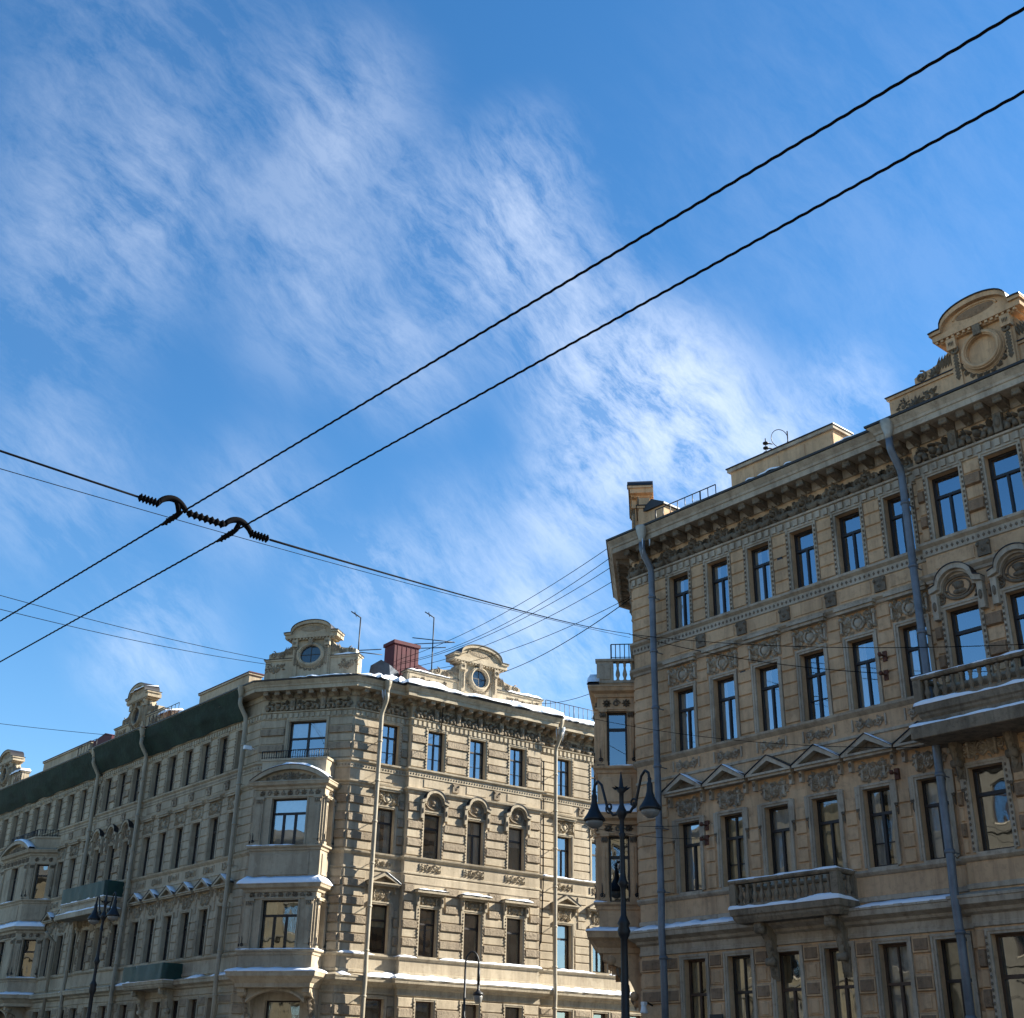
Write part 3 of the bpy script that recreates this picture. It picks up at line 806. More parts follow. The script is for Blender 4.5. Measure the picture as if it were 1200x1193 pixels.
def bay(b, F, x0, x1, proj, splay, z, top, front_w, side_w, front_style, ped, y=0., side_right=True, corbel=True):
    """two storey oriel. z: dict of levels"""
    P = [F.pt(x0, y), F.pt(x0 + splay, y - proj), F.pt(x1 - splay, y - proj), F.pt(x1, y)]
    mb = MB(); segs = [Frame(P[i], P[i + 1]) for i in range(3)]
    for i, S in enumerate(segs):
        ww = front_w if i == 1 else side_w
        ops = [] if (ww <= 0 or (i != 1 and not side_right)) else [(S.len / 2 - ww / 2, S.len / 2 + ww / 2, z['w2'], z['w2t']), (S.len / 2 - ww / 2, S.len / 2 + ww / 2, z['w3'], z['w3t'])]
        wall_seg(mb, S, 0, S.len, 0, z['base'], z['top'], ops, 0)
        mb.T = S.T()
        for za, zb, cap in ((z['w2'] - .02, z['fr2'], 0), (z['w3'] - .02, z['fr3'], 1)):   # pilasters
            for sg in (0, 1):
                pw = min(.42, S.len * .16); px = .10 if sg == 0 else S.len - pw - .10
                mb.box(px, px + pw, -.10, .01, za, zb, 0); mb.frust(px + .07, px + pw - .07, za + .25, zb - .45, -.10, .03, .02, 0)
                mb.box(px - .04, px + pw + .04, -.14, .01, za, za + .16, 0); mb.box(px - .04, px + pw + .04, -.15, .01, zb - .10, zb, 0)
                for q in range(4): mb.leaf(px + pw * (.14 + .24 * q), zb - .34, pi / 2,   .26, .1, .08, 1, -.10)
        if ops:
            for o in ops:     # plain band around the opening
                a = .1; mb.box(o[0] - a, o[0] - .002, -.035, .01, o[2], o[3] + a, 0); mb.box(o[1] + .002, o[1] + a, -.035, .01, o[2], o[3] + a, 0); mb.box(o[0], o[1], -.037, .01, o[3] + .002, o[3] + a, 0)
        # panels and friezes
        mb.frust(.55 if S.len > 2 else .2, S.len - (.55 if S.len > 2 else .2), z['cor2'] + .65, z['w3'] - .42, 0, .05, .03, 0)
        n = max(1, int(S.len / .7))
        for zz in ((z['fr2'] + z['cor2']) / 2 - .05, (z['fr3'] + z['cor3']) / 2 - .06):
            for q in range(n):
                X = S.len * (q + .5) / n; m_rosette(mb, X, zz, .17, .1, 1)
                if q: mb.spiral(X - S.len / n / 2, zz, .14, 1.3, 1 if q % 2 else -1, 0, .04, 1); mb.leaf(X - S.len / n / 2, zz, pi / 2, .22, .12, .08, 1)
        mb.T = Matrix.Identity(4)
    L = z['base']
    sweep(mb, P, [(-.2, L - .30), (.04, L - .28), (.06, L - .1), (.12, L - .05), (.26, L + .1), (.40, L + .2), (.42, L + .34), (.44, L + .42), (.0, L + .56)], 0)
    for zz, k in ((z['w2'] - .02, 1.), (z['w3'] - .02, 1.)): sweep(mb, P, [(0, zz - .26), (.05, zz - .24), (.07, zz - .14), (.17, zz - .08), (.18, zz), (0, zz + .01)], 0)
    for zz in (z['cor2'], z['cor3']): sweep(mb, P, [(0, zz - .16), (.06, zz - .14), (.1, zz - .02), (.26, zz + .06), (.3, zz + .18), (.33, zz + .2), (.33, zz + .25), (0, zz + .36)], 0)
    for zz in (z['fr2'], z['fr3']): sweep(mb, P, [(0, zz), (.07, zz + .01), (.07, zz + .08), (0, zz + .09)], 0)
    # skirt roof above the lower storey
    sweep(mb, P, [(.30, z['cor2'] + .252), (.30, z['cor2'] + .27), (.02, z['cor2'] + .55), (0, z['cor2'] + .55)], 2)
    # attic block / parapet on top
    a = z['top']; hi = top
    Pi = offset_line(P, -.12)
    sweep(mb, Pi, [(0, a - .02), (0, hi - .12), (.06, hi - .11), (.07, hi), (-.25, hi + .002), (-.25, a)], 0)
    S = segs[1]; mb.T = S.T()
    if ped:       # segmental pediment on the front
        n = 16; cw = S.len / 2 + .28; zz = z['cor3'] + .262; rise = .78
        arc = [(S.len / 2 + cw * cos(pi - pi * i / n), zz + rise * sin(pi * i / n) ** 1.0) for i in range(n + 1)]
        R = (cw * cw + rise * rise) / (2 * rise); a0 = math.asin(cw / R)
        arc = [(S.len / 2 + R * sin(-a0 + 2 * a0 * i / n), zz + R * cos(-a0 + 2 * a0 * i / n) - (R - rise)) for i in range(n + 1)]
        for i in range(n):
            p, q = arc[i], arc[i + 1]
            mb.poly([(p[0], max(zz, p[1] - .2)), (q[0], max(zz, q[1] - .2)), (q[0], q[1] + .02), (p[0], p[1] + .02)], -.33, .1, 0)
            mb.poly([(p[0], zz - .001), (q[0], zz - .001), (q[0], max(zz, q[1] - .19)), (p[0], max(zz, p[1] - .19))], -.06, .1, 0)
            mb.poly([(p[0], p[1] + .021), (q[0], q[1] + .021), (q[0], q[1] + .05), (p[0], p[1] + .05)], -.36, .1, 2)
        mb.T = S.T(0, -.06); m_tympanum(mb, S.len * .85, .62, .09, 1, S.len / 2, zz + .04)
    mb.T = Matrix.Identity(4)
    if corbel:
        for xx in (x0 + splay + .22, x1 - splay - .22):
            mb.T = F.T(xx, y); pr = proj * .92
            out = [(0, L - .26), (-pr, L - .26), (-pr, L - .5), (-pr * .8, L - .62), (-pr * .45, L - .8), (-pr * .3, L - 1.2), (-.2, L - 1.7), (-.16, L - 2.1), (0, L - 2.2)]
            n = len(out); vs = [(-.2, p, q) for p, q in out] + [(.2, p, q) for p, q in out]
            mb.add(vs, [tuple(range(n)), tuple(range(2 * n - 1, n - 1, -1))] + [(i, i + n, (i + 1) % n + n, (i + 1) % n) for i in range(n)], 0)
            mb.tube([(-.22, -pr * .8, L - .5), (.22, -pr * .8, L - .5)], .17, 9, 0); mb.tube([(-.22, -.3, L - 1.65), (.22, -.3, L - 1.65)], .15, 9, 0)
            for q in range(5): mb.leaf(0, L - .6 - .22 * q, -pi / 2, .45, .3, .12, 1, -pr * (.6 - .09 * q))
        # shallow arch between the consoles
        mb.T = F.T(0, y - proj * .7); xa, xb = x0 + splay + .4, x1 - splay - .4; n = 14
        arc = [(xa + (xb - xa) * i / n, L - .95 + .55 * sin(pi * i / n) ** .7) for i in range(n + 1)]
        for i in range(n):
            p, q = arc[i], arc[i + 1]
            mb.poly([(p[0], p[1]), (q[0], q[1]), (q[0], L - .262), (p[0], L - .262)], 0, .25, 0)
            mb.poly([(p[0], p[1] - .004), (q[0], q[1] - .004), (q[0], q[1] + .12), (p[0], p[1] + .12)], -.05, -.001, 0)
        mb.T = Matrix.Identity(4)
    o = b.part('bay', mb, [b.plaster, b.carved, 'edge_dark'])
    for i, S in enumerate(segs):
        ww = front_w if i == 1 else side_w
        if ww <= 0 or (i != 1 and not side_right): continue
        st = front_style if i == 1 else 'one'
        b.window(S, S.len / 2, 0, z['w2'], ww, z['w2t'] - z['w2'], st, surround=False, curtain='pair' if i == 1 else None, warm=True, name='bay_window')
        b.window(S, S.len / 2, 0, z['w3'], ww, z['w3t'] - z['w3'], st, surround=False, curtain='full' if i == 1 else None, name='bay_window')
    for S in segs:
        for X_ in (.12, S.len - .12):
            for zz in (z['w2'], z['w3']):
                ib = MB(S.T(X_, -.12)); ib.tube([(0, 0, zz - .02), (0, 0, zz + .5), (0, -.06, zz + .62)], [.022, .018, .006], 5); ib.spiral(0, zz + .2, .1, 1.4, 1, -pi / 2, .022); ib.box(-.14, .14, -.02, .02, zz + .0, zz + .03)
                b.part('iron_bracket', ib, ['iron'])
    snow_strip(b.snow, P, .02, .34, z['cor2'] + .56, z['cor2'] + .26, .05, 2)
    snow_strip(b.snow, P, .0, .44, L + .55, L + .42, .05, 5)
    snow_strip(b.snow, P, .0, .17, z['w3'], z['w3'] - .02, .03, 6, gap=-.1)
    snow_strip(b.snow, P, .0, .17, z['w2'], z['w2'] - .02, .03, 8, gap=-.1)
    return o, segs

def oriel_balustrade(b, segs, z0, z1):
    S = segs[2]; mb = MB(S.T()); mb.box(.0, .62, .02, .5, z0, z1 - .1, 0); mb.frust(.1, .52, z0 + .12, z1 - .2, .02, .03, .02, 0); mb.box(-.05, S.len, -.02, .3, z1 - .099, z1, 0); mb.box(.62, S.len, .02, .26, z0, z0 + .1, 0)
    mb.T = segs[1].T(); L_ = segs[1].len; mb.box(0, L_ - .6, .02, .26, z1 - .099, z1, 0); mb.box(0, .6, .02, .5, z0, z1 - .1, 0); mb.box(.6, L_ - .52, .02, .26, z0, z0 + .1, 0)
    o = b.part('oriel_balustrade', mb, [b.trim]); bm = baluster_mesh(round(z1 - z0 - .2, 3), b.trim)
    for s_, a, c, n in ((S, .66, S.len, 3), (segs[1], .66, L_ - .6, 9)):
        for i in range(n):
            q = s_.pt(a + (i + .5) * (c - a) / n, .14); link('baluster', bm, o, (q.x - b.base.x, q.y - b.base.y, z0 + .1), s_.ang)

def pedestal_iron(b, F, x0, x1, y, z0, z1, step=.16, name='iron_railing'):
    mb = MB(F.T()); n = max(2, int((x1 - x0) / step))
    for i in range(n + 1):
        x = x0 + (x1 - x0) * i / n; r = .018 if i % 6 else .03
        mb.tube([(x, y, z0), (x, y, z1)], r, 5, 0)
    mb.tube([(x0, y, z1), (x1, y, z1)], .022, 5, 0); mb.tube([(x0, y, z0 + .08), (x1, y, z0 + .08)], .016, 5, 0)
    return b.part(name, mb, ['iron'])

ROWS = {1: (2.3, 5.55), 2: (7.66, 9.93), 3: (12.38, 14.6), 4: (16.85, 18.95)}
def storey_windows(b, F, y, cols, w, kind, styles, curtains, rows=(1, 2, 3, 4), seed=0):
    """all the windows of one wall section; returns openings and kept-out areas"""
    q = random.Random(seed); ops = []; keep = []; S = b.snow
    h = b.h; tr = [b.trim, b.carved, 'edge_dark']
    for x in cols:
        for r in rows:
            z0, z1 = h(ROWS[r][0]), h(ROWS[r][1]); hh = round(z1 - z0, 3)
            ops.append((x - w / 2, x + w / 2, z0, z1)); a = ARCH + (.1 if r == 2 and kind != 'hood_flat' else .0)
            keep.append((x - w / 2 - a, x + w / 2 + a, z0 - .1, z1 + ARCH))
            cu = q.choice(curtains[r]); st = q.choice(styles[r])
            win = b.window(F, x, y, z0, w, hh, st, bead=(r == 4 or kind != 'plain'), ears=(r == 2), curtain=cu, warm=(r <= 2 and q.random() < .3),
                           frame='frame_brown' if (r == 1 and q.random() < .7) else 'frame', dull=(r <= 2 and cu in ('full', 'pair', 'blind') and q.random() < .8))
            if r == 3:
                if kind in ('plain',):
                    b.feature(win, 'cartouche', ('cartouche', w, q.choice((3, 8))), f_relief('cartouche', w + .34, .66), hh + .16 + .36)
                    b.feature(win, 'hood_mould', ('hood_mould', w), f_relief('cornice', w + .42, .2), hh + .88)
                    keep.append((x - w / 2 - .2, x + w / 2 + .2, z1, z1 + 1.1))
                else:
                    b.feature(win, 'bowed_hood', ('bowed_hood', w), f_hood(w + .62, 1.02, .3), hh + .2)
                    keep.append((x - w / 2 - .34, x + w / 2 + .34, z1 - .3, z1 + 1.3))
                S.T = F.T(x, y, z1 + .2); 
                S.T = Matrix.Identity(4)
            if r == 2:
                if kind == 'plain':
                    wd = w + .84
                    b.feature(win, 'relief_panel', ('relief_panel', w), f_relief('garland', w + .3, .56), hh + .50)
                    b.feature(win, 'pediment', ('pediment', wd), f_pediment(wd, .66, .36), hh + .9)
                    keep.append((x - w / 2 - .45, x + w / 2 + .45, z1, z1 + 1.65))
                    S.T = F.T(x, y, z1 + .9)      # thin snow on the right-hand slope
                    n = 8
                    for sg in ((1,) if q.random() < .85 else ()):
                        vs = []; k = 5
                        for i in range(n + 1):
                            t = i / n; X = sg * wd / 2 * (.06 + .98 * t); Z = .69 - .52 * (.06 + .98 * t); e = .028 + .02 * mnoise.noise((x * 3 + i, 1, 2)); e *= min(1, 4 * (1 - t) + .2)
                            vs += [(X, 0, Z), (X, 0, Z + e), (X, -.2, Z + e), (X, -.395, Z + e * .7), (X, -.40, Z - .0)]
                        S.add(vs, [(i * k + j, (i + 1) * k + j, (i + 1) * k + j + 1, i * k + j + 1) for i in range(n) for j in range(k - 1)] + [tuple(range(k)), tuple(n * k + j for j in range(k - 1, -1, -1))], 0, True)
                    S.T = Matrix.Identity(4)
                elif kind == 'hood_flat':
                    wd = w + .8
                    b.feature(win, 'flat_hood', ('flat_hood', wd), f_flat(wd, .42), hh + .62)
                    b.feature(win, 'relief_panel', ('relief_panel', w), f_relief('garland', w + .3, .4), hh + .38)
                    p = [F.pt(x - wd / 2, y), F.pt(x + wd / 2, y)]
                    snow_strip(S, p, 0, .44, z1 + .89, z1 + .885, .07, x)
                    keep.append((x - w / 2 - .42, x + w / 2 + .42, z1, z1 + .95))
                else: keep.append((x - w / 2 - .2, x + w / 2 + .2, z1, z1 + .9)); b.feature(win, 'relief_panel', ('relief_panel', w), f_relief('garland', w + .3, .5), hh + .5)
            if r == 3:
                b.feature(win, 'apron_relief', ('apron_relief', w), f_relief('panel', w + .28, .36), -(z0 - h(11.9)))
            if r == 4 and kind == 'plain':
                pass
    return ops, keep

def facade(b, F, x0, x1, y, cols, w, kind, style, styles, curtains, rows=(1, 2, 3, 4), seed=0, zbot=0., dress=True, extra_ops=(), extra_keep=(), wallmb=None, carv=None):
    h = b.h
    ops, keep = storey_windows(b, F, y, cols, w, kind, styles, curtains, rows, seed)
    ops += list(extra_ops); keep += list(extra_keep)
    wall_seg(wallmb, F, x0, x1, y, zbot, h(20.5), ops, 0)
    keep = keep + list(extra_keep)
    rust(wallmb, F, x0, x1, y, 1.25, 5.70, keep, 9, 'panel' if style == 'smooth' else 'mixed', .02)
    rust(wallmb, F, x0, x1, y, h(7.63), h(11.46), keep, 9, style, .02)
    rust(wallmb, F, x0, x1, y, h(12.42), h(15.48), keep, 7, style, .02)
    rust(wallmb, F, x0, x1, y, h(16.88), h(19.0), keep, 5, style, .02)
    # little consoles and panels under the top sills
    carv.T = F.T(0, y)
    for i in range(len(cols) - 1):
        a, c = cols[i], cols[i + 1]; xm = (a + c) / 2
        carv.box(xm - .2, xm + .2, -.07, .01, h(15.9), h(16.36), 0); m_palmette(carv, xm, h(16.12), .18, .1, 0, -pi / 2)
        for sg in (-1, 1): carv.blob(xm + sg * .17, h(16.25), .05, .07, .1, 0, 7, -.05)
    for a in cols:
        m = w * .62; wallmb.T = F.T(); wallmb.frust(a - m, a + m, h(15.92), h(16.34), y, .03, .02, 0); wallmb.T = Matrix.Identity(4)
    n = int((x1 - x0) / .17)
    for i in range(n):       # fret of small lozenges under the sill
        X = x0 + (i + .5) * (x1 - x0) / n; carv.blob(X, h(16.53), .05, .07, .035, 0, 4, -.05)
    if dress:
        # main frieze
        if kind == 'plain' and style == 'smooth':
            n = max(1, int((x1 - x0) / 1.25)); wd = (x1 - x0) / n
            for i in range(n): m_frieze(carv, wd, (h(20.1) - h(19.48)) * 1.1, .15, 0, x0 + (i + .5) * wd, (h(20.1) + h(19.48)) / 2, i % 3)
        else:
            n = max(1, int((x1 - x0) / 1.35)); wd = (x1 - x0) / n
            for i in range(n):
                m_griffin(carv, wd * .82, (h(20.1) - h(19.48)) * 1.12, .22, 0, x0 + (i + .5) * wd, (h(20.1) + h(19.48)) / 2, i)
                X = x0 + i * wd
                if i: carv.box(X - .13, X + .13, -.2, .01, h(19.47), h(20.1), 0); carv.blob(X, h(19.8), .1, .22, .1, 0, 8, -.2)
    carv.T = Matrix.Identity(4)

def close_shell(b, poly, back, ztop, mat):
    """roof slope, flat top and the blind rear walls"""
    h = b.h; mb = MB()
    sweep(mb, poly, [(.97, h(20.97)), (-1.0, h(21.45)), (-5.0, h(22.5)), (-5.2, h(22.5))], 0, False)
    foot = [Vector(p) for p in poly] + [Vector(p) for p in back]
    mb.add([(p.x, p.y, h(20.46)) for p in foot], [tuple(range(len(foot)))], 0)
    b.part('roof', mb, [mat])
    wb = MB(); ring = [Vector(poly[-1])] + [Vector(p) for p in back] + [Vector(poly[0])]
    for i in range(len(ring) - 1):
        p, q = ring[i], ring[i + 1]; wb.add([(p.x, p.y, 0), (q.x, q.y, 0), (q.x, q.y, h(22.5)), (p.x, p.y, h(22.5))], [(0, 1, 2, 3)], 0)
    b.part('rear_wall', wb, [b.plaster])

def line(name, pts, r, label, cat='cable', group=None, mat='cable', n=6, base=None):
    mb = MB(); mb.tube(pts, r, n)
    p = Vector(pts[0]); o = link(name, mb.mesh(name, [mat], p), None, p)
    return tag(o, label, cat, group)
def sag(p, q, d, n=24):
    p, q = Vector(p), Vector(q); return [p.lerp(q, i / n) - Vector((0, 0, d * 4 * (i / n) * (1 - i / n))) for i in range(n + 1)]

# ================================================================== RIGHT BUILDING
hR = lambda z: z
KR = SN(31.0, 32.0)
cdir = Vector((sin(radians(7.4)), cos(radians(7.4))))
KR2 = KR + cdir * 5.2
R_END = SN(3.0, 32.0)
polyR = [KR2 + W * 18, KR2, KR, SN(18.45, 32), SN(18.45, 31.75), SN(12.45, 31.75), SN(12.45, 32), R_END]
bR = Building('apartment_building', KR, ('ochre', 'ochre_rough', 'ochre_trim', 'ochre_carved'), hR,
              'ochre stucco corner apartment building in shade with grey-blue drainpipes and snowy stone balconies')
FR = Frame(KR, R_END); FRS = Frame(KR2, KR); FRB = Frame(KR2 + W * 18, KR2)
X = lambda s: 31.0 - s
cols1 = [X(28.62 - 1.858 * i) for i in range(6)]
cols2 = [X(17.5), X(15.6), X(13.7)]
cols3 = [X(11.3), X(9.44), X(7.58), X(5.72)]
STY = {1: ['T', 'X'], 2: ['T', 'X', 'T'], 3: ['T', 'T', 'X'], 4: ['T']}
CUR = {1: ['full', 'pair', 'full', 'pair'], 2: ['full', 'pair', 'full', 'full'], 3: ['pair', 'left', 'pair', None], 4: [None, 'left', 'pair']}
wallR, carvR = MB(), MB()
xa, xb = X(18.45), X(12.45)
facade(bR, FR, 0, xa, 0, cols1, .95, 'plain', 'smooth', STY, CUR, seed=4, wallmb=wallR, carv=carvR)
STY2 = {1: ['one'], 2: ['one'], 3: ['one'], 4: ['one', 'T']}
facade(bR, FR, xa, xb, -.25, cols2, 1.05, 'hood', 'mixed', STY2, {1: [None], 2: [None], 3: [None], 4: [None]}, seed=6, wallmb=wallR, carv=carvR)
facade(bR, FR, xb, FR.len, 0, cols3, .95, 'plain', 'smooth', STY, CUR, seed=8, wallmb=wallR, carv=carvR)
for xx in (xa, xb):
    wallR.T = FR.T(); wallR.add([(xx, 0, 0), (xx, -.25, 0), (xx, -.25, 20.5), (xx, 0, 20.5)], [(0, 1, 2, 3)], 0); wallR.T = Matrix.Identity(4)
# chamfered corner with its oriel, then the side-street wall
facade(bR, FRS, 0, FRS.len, 0, [], 1.0, 'plain', 'smooth', STY, CUR, wallmb=wallR, carv=carvR,
       extra_ops=[(1.6, 3.6, 17.2, 19.0)], extra_keep=[(.6, 4.6, 6.0, 16.9), (1.4, 3.8, 16.9, 19.1), (.6, 4.6, 4., 6.1)])
facade(bR, FRB, 0, FRB.len, 0, [FRB.len - 2.5 - 2.7 * i for i in range(5)], 1.0, 'plain', 'mixed', STY, CUR, rows=(3, 4), seed=3, wallmb=wallR, carv=carvR)
bR.part('wall', wallR, ['ochre', 'ochre_rough'])
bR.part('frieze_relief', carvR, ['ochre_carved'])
framesR = [(FR, 0, xa, 0), (FR, xa, xb, -.25), (FR, xb, FR.len, 0), (FRS, 0, FRS.len, 0), (FRB, 0, FRB.len, 0)]
cornices(bR, polyR, framesR)
close_shell(bR, polyR, [R_END + NR * 13, KR2 + W * 18 - NC * -0 + NR * 6], 22.5, 'roof_grey')
bR.window(FRS, 2.6, 0, 17.2, 2.0, 1.8, 'wide')
BAL = True
zR = dict(base=6.2, w2=7.62, w2t=9.9, fr2=9.95, cor2=10.42, w3=12.40, w3t=14.45, fr3=14.5, cor3=15.12, top=15.4)
bayR, segR = bay(bR, FRS, .75, 4.55, 1.45, 0, zR, 15.55, 1.9, .74, 'three', True)
oriel_balustrade(bR, segR, 15.56, 16.5)
pedestal_iron(bR, segR[2], .55, 1.4, .1, 16.5, 17.1)
# balustrade opening on the side of the oriel top
drainpipe(bR, FR, X(29.57), 'pipe_blue'); drainpipe(bR, FR, X(18.68), 'pipe_blue', y=-.16); drainpipe(bR, FR, X(12.2), 'pipe_blue', y=-.2)
balcony(bR, FR, X(26.2), X(22.15), 1.0, 6.36, 6.78, 7.62, 'old_concrete', brackets=(X(25.35), X(22.75)))
balcony(bR, FR, X(18.72), X(12.5), 1.15, 11.16, 11.62, 12.44, 'old_concrete', y=-.25, lower=(.22, 10.62, 10.98), brackets=(X(18.2), X(16.55), X(14.65), X(13.0)))
roof_gable(bR, FR, X(15.75), .15, 21.0, 22.35, 7.0, 3.0, 24.45, (22.62, .5, .5), False, 'edge_dark')
roof_gable(bR, FRS, 2.6, .3, 21.0, 22.5, 5.0, 3.1, 24.6, (22.7, .5, .5), True, 'edge_dark')
pm = MB(FR.T()); x0, x1 = X(26.3), X(21.75)
pm.box(x0, x1, .5, 1.4, 21.2, 22.45, 0); pm.box(x0 - .1, x1 + .1, .4, 1.5, 22.451, 22.58, 1); pm.box(x0 - .14, x1 + .14, .36, 1.54, 22.581, 22.62, 2)
for k in range(4): pm.frust(x0 + .1 + k * (x1 - x0) / 4, x0 + (k + 1) * (x1 - x0) / 4 - .05, 21.55, 22.35, .5, .03, .02, 0)
bR.part('roof_parapet', pm, ['ochre', 'ochre_trim', 'edge_dark'])
pm = MB(FR.T()); pm.box(.2, 1.3, .5, 1.6, 21.0, 22.35, 0); pm.poly([(.1, 22.351), (1.4, 22.351), (1.4, 22.42), (.75, 22.75), (.1, 22.42)], .4, 1.7, 1)
bR.part('roof_parapet', pm, ['ochre', 'edge_dark'])
pedestal_iron(bR, FR, 1.6, 4.6, -.3, 21.25, 21.75, .35, 'roof_railing')
S = bR.snow
pl = [SN(31, 32), SN(26.4, 32)]; snow_strip(S, pl, .02, .46, 6.65, 6.53, .07, 11, gap=-.3)
snow_strip(S, [SN(22.1, 32), SN(18.8, 32)], .02, .46, 6.65, 6.53, .05, 12, gap=-.35)
snow_strip(S, [SN(18.7, 31.75), SN(12.5, 31.75)], .02, .42, 6.65, 6.54, .03, 13, gap=-.05)
snow_strip(S, [KR2, KR], .02, .46, 6.65, 6.53, .06, 13)
snow_strip(S, [SN(28, 32), SN(19.5, 32)], -.9, .85, 21.45, 21.02, .05, 17, gap=-.1)
# anchors for the span wires and odd fittings
for s_, z_ in ((20.35, 13.79), (20.38, 13.2), (27.78, 9.69), (27.81, 9.22), (20.4, 10.2)):
    ak = MB(FR.T()); ak.box(X(s_) - .07, X(s_) + .07, -.09, .02, z_ - .16, z_ + .16, 0); ak.tube([(X(s_), -.05, z_), (X(s_), -.34, z_)], .03, 6); ak.lathe([(.05, -.06), (.07, 0), (.05, .06)], 8, 0, (X(s_), -.34, z_)); bR.part('wire_anchor', ak, ['rust'])
for s_, z_ in ((25.85, 18.35), (25.9, 14.5), (22.1, 14.45), (24.0, 18.1)): vt = MB(FR.T()); vt.box(X(s_) - .1, X(s_) + .1, -.045, .01, z_ - .11, z_ + .11, 0); bR.part('air_vent', vt, ['edge_dark'])
fl = MB(FR.T(X(30.55))); fl.tube([(0, 0, 4.2), (0, -.3, 4.3), (0, -.4, 4.25)], .03, 6, 0); fl.lathe([(.05, .3), (.08, .26), (.10, .12), (.14, .02), (.12, 0)][::-1], 10, 1, (0, -.42, 3.95)); fl.box(-.06, .1, -.5, -.36, 4.2, 4.3, 1)
bR.part('floodlight', fl, ['iron', 'white_plastic'])
sg_ = MB(FR.T(X(27.72))); sg_.box(-.26, .26, -.13, -.1, 3.62, 3.86, 0)
bR.part('wall_plaque', sg_, ['edge_dark'])

# ================================================================== LEFT BUILDING
hL = lambda z: z if z < 7.6 else z + .32 * (z - 7.6) / 9.25
KA = SN(59.0, 32.0); KC = WC(30.95, -57.0); A_END = SN(101, 32)
C_END = WC(58, -57)
polyL = [A_END, SN(78.9, 32), SN(78.9, 31.75), SN(72.75, 31.75), SN(72.75, 32), KA, KC, WC(34.35, -57), WC(34.35, -56.68), WC(43.15, -56.68), WC(43.15, -57), C_END]
bL = Building('apartment_building', KC, ('stone', 'stone_rough', 'stone_trim', 'stone_carved'), hL,
              'pale stone-grey corner apartment building, its side-street front sunlit, green netting hung under the eaves')
FA = Frame(A_END, KA); FB = Frame(KA, KC); FC = Frame(KC, C_END)
XA = lambda s: 101.0 - s
XC = lambda w: w - 30.95
wallL, carvL = MB(), MB()
STA = {1: ['T'], 2: ['T', 'one'], 3: ['T', 'X'], 4: ['T']}
CURA = {1: [None], 2: [None, None, 'pair'], 3: [None, 'pair', None], 4: [None, None, 'left']}
ca1 = [XA(80.35 + 2.06 * i) for i in range(9, -1, -1)]
ca2 = [XA(77.95), XA(75.85), XA(73.75)]
ca3 = [XA(71.5 - 2.085 * i) for i in range(6)]
x1a, x2a = XA(78.9), XA(72.75)
bayx0, bayx1 = XA(92.6), XA(85.2)
inbay = [c for c in ca1 if bayx0 - .5 < c < bayx1 + .5]; outbay = [c for c in ca1 if c not in inbay]
facade(bL, FA, 0, x1a, 0, outbay, .95, 'plain', 'smooth', STA, CURA, seed=21, wallmb=wallL, carv=carvL, dress=False,
       extra_ops=[(c - .475, c + .475, hL(16.85), hL(18.95)) for c in inbay], extra_keep=[(bayx0, bayx1, 5.9, hL(16.6))] + [(c - .6, c + .6, hL(16.8), hL(19.1)) for c in inbay])
for c in inbay: bL.window(FA, c, 0, hL(16.85), .95, round(hL(18.95) - hL(16.85), 3), 'T', bead=True)
facade(bL, FA, x1a, x2a, -.25, ca2, 1.0, 'hood', 'mixed', STA, CURA, seed=22, wallmb=wallL, carv=carvL, dress=False)
facade(bL, FA, x2a, FA.len, 0, ca3, .95, 'plain', 'smooth', STA, CURA, seed=23, wallmb=wallL, carv=carvL, dress=False)
for xx in (x1a, x2a):
    wallL.T = FA.T(); wallL.add([(xx, 0, 0), (xx, -.25, 0), (xx, -.25, hL(20.5)), (xx, 0, hL(20.5))], [(0, 1, 2, 3)], 0); wallL.T = Matrix.Identity(4)
# chamfered corner
facade(bL, FB, 0, FB.len, 0, [], 1.0, 'hood', 'mixed', STA, CURA, wallmb=wallL, carv=carvL,
       extra_ops=[(1.62, 3.78, 17.3, 19.3), (1.75, 3.6, 2.4, 5.35)], extra_keep=[(.75, 4.65, 5.9, 17.2), (1.42, 3.98, 17.1, 19.42), (1.5, 3.85, 2.3, 5.7), (.7, 4.7, 4.0, 6.2)])
bL.window(FB, 2.7, 0, 17.3, 2.16, 2.0, 'wide', curtain='blind')
bL.window(FB, 2.675, 0, 2.4, 1.85, 2.95, 'three', surround=False, curtain='pair', warm=True)
# side-street front
cc0 = [XC(33.25)]; cc1 = [XC(35.95), XC(38.72), XC(41.48)]; cc2 = [XC(45.12), XC(47.7), XC(50.3), XC(52.9), XC(55.5)]
xr0, xr1 = XC(34.35), XC(43.15)
STC = {1: ['T'], 2: ['one', 'T'], 3: ['one', 'T'], 4: ['X']}
CURC = {1: [None], 2: [None, 'left', 'blind'], 3: [None, 'pair', None, 'blind'], 4: ['pair', 'full', 'left']}
facade(bL, FC, 0, xr0, 0, cc0, 1.05, 'plain', 'mixed', STC, CURC, seed=31, wallmb=wallL, carv=carvL)
facade(bL, FC, xr0, xr1, -.32, cc1, 1.08, 'hood_flat', 'mixed', STC, CURC, seed=32, wallmb=wallL, carv=carvL)
facade(bL, FC, xr1, FC.len, 0, cc2, 1.05, 'plain', 'smooth', STC, CURC, seed=33, wallmb=wallL, carv=carvL)
for xx in (xr0, xr1):
    wallL.T = FC.T(); wallL.add([(xx, 0, 0), (xx, -.32, 0), (xx, -.32, hL(20.5)), (xx, 0, hL(20.5))], [(0, 1, 2, 3)], 0); wallL.T = Matrix.Identity(4)
bL.part('wall', wallL, ['stone', 'stone_rough'])
bL.part('frieze_relief', carvL, ['stone_carved'])
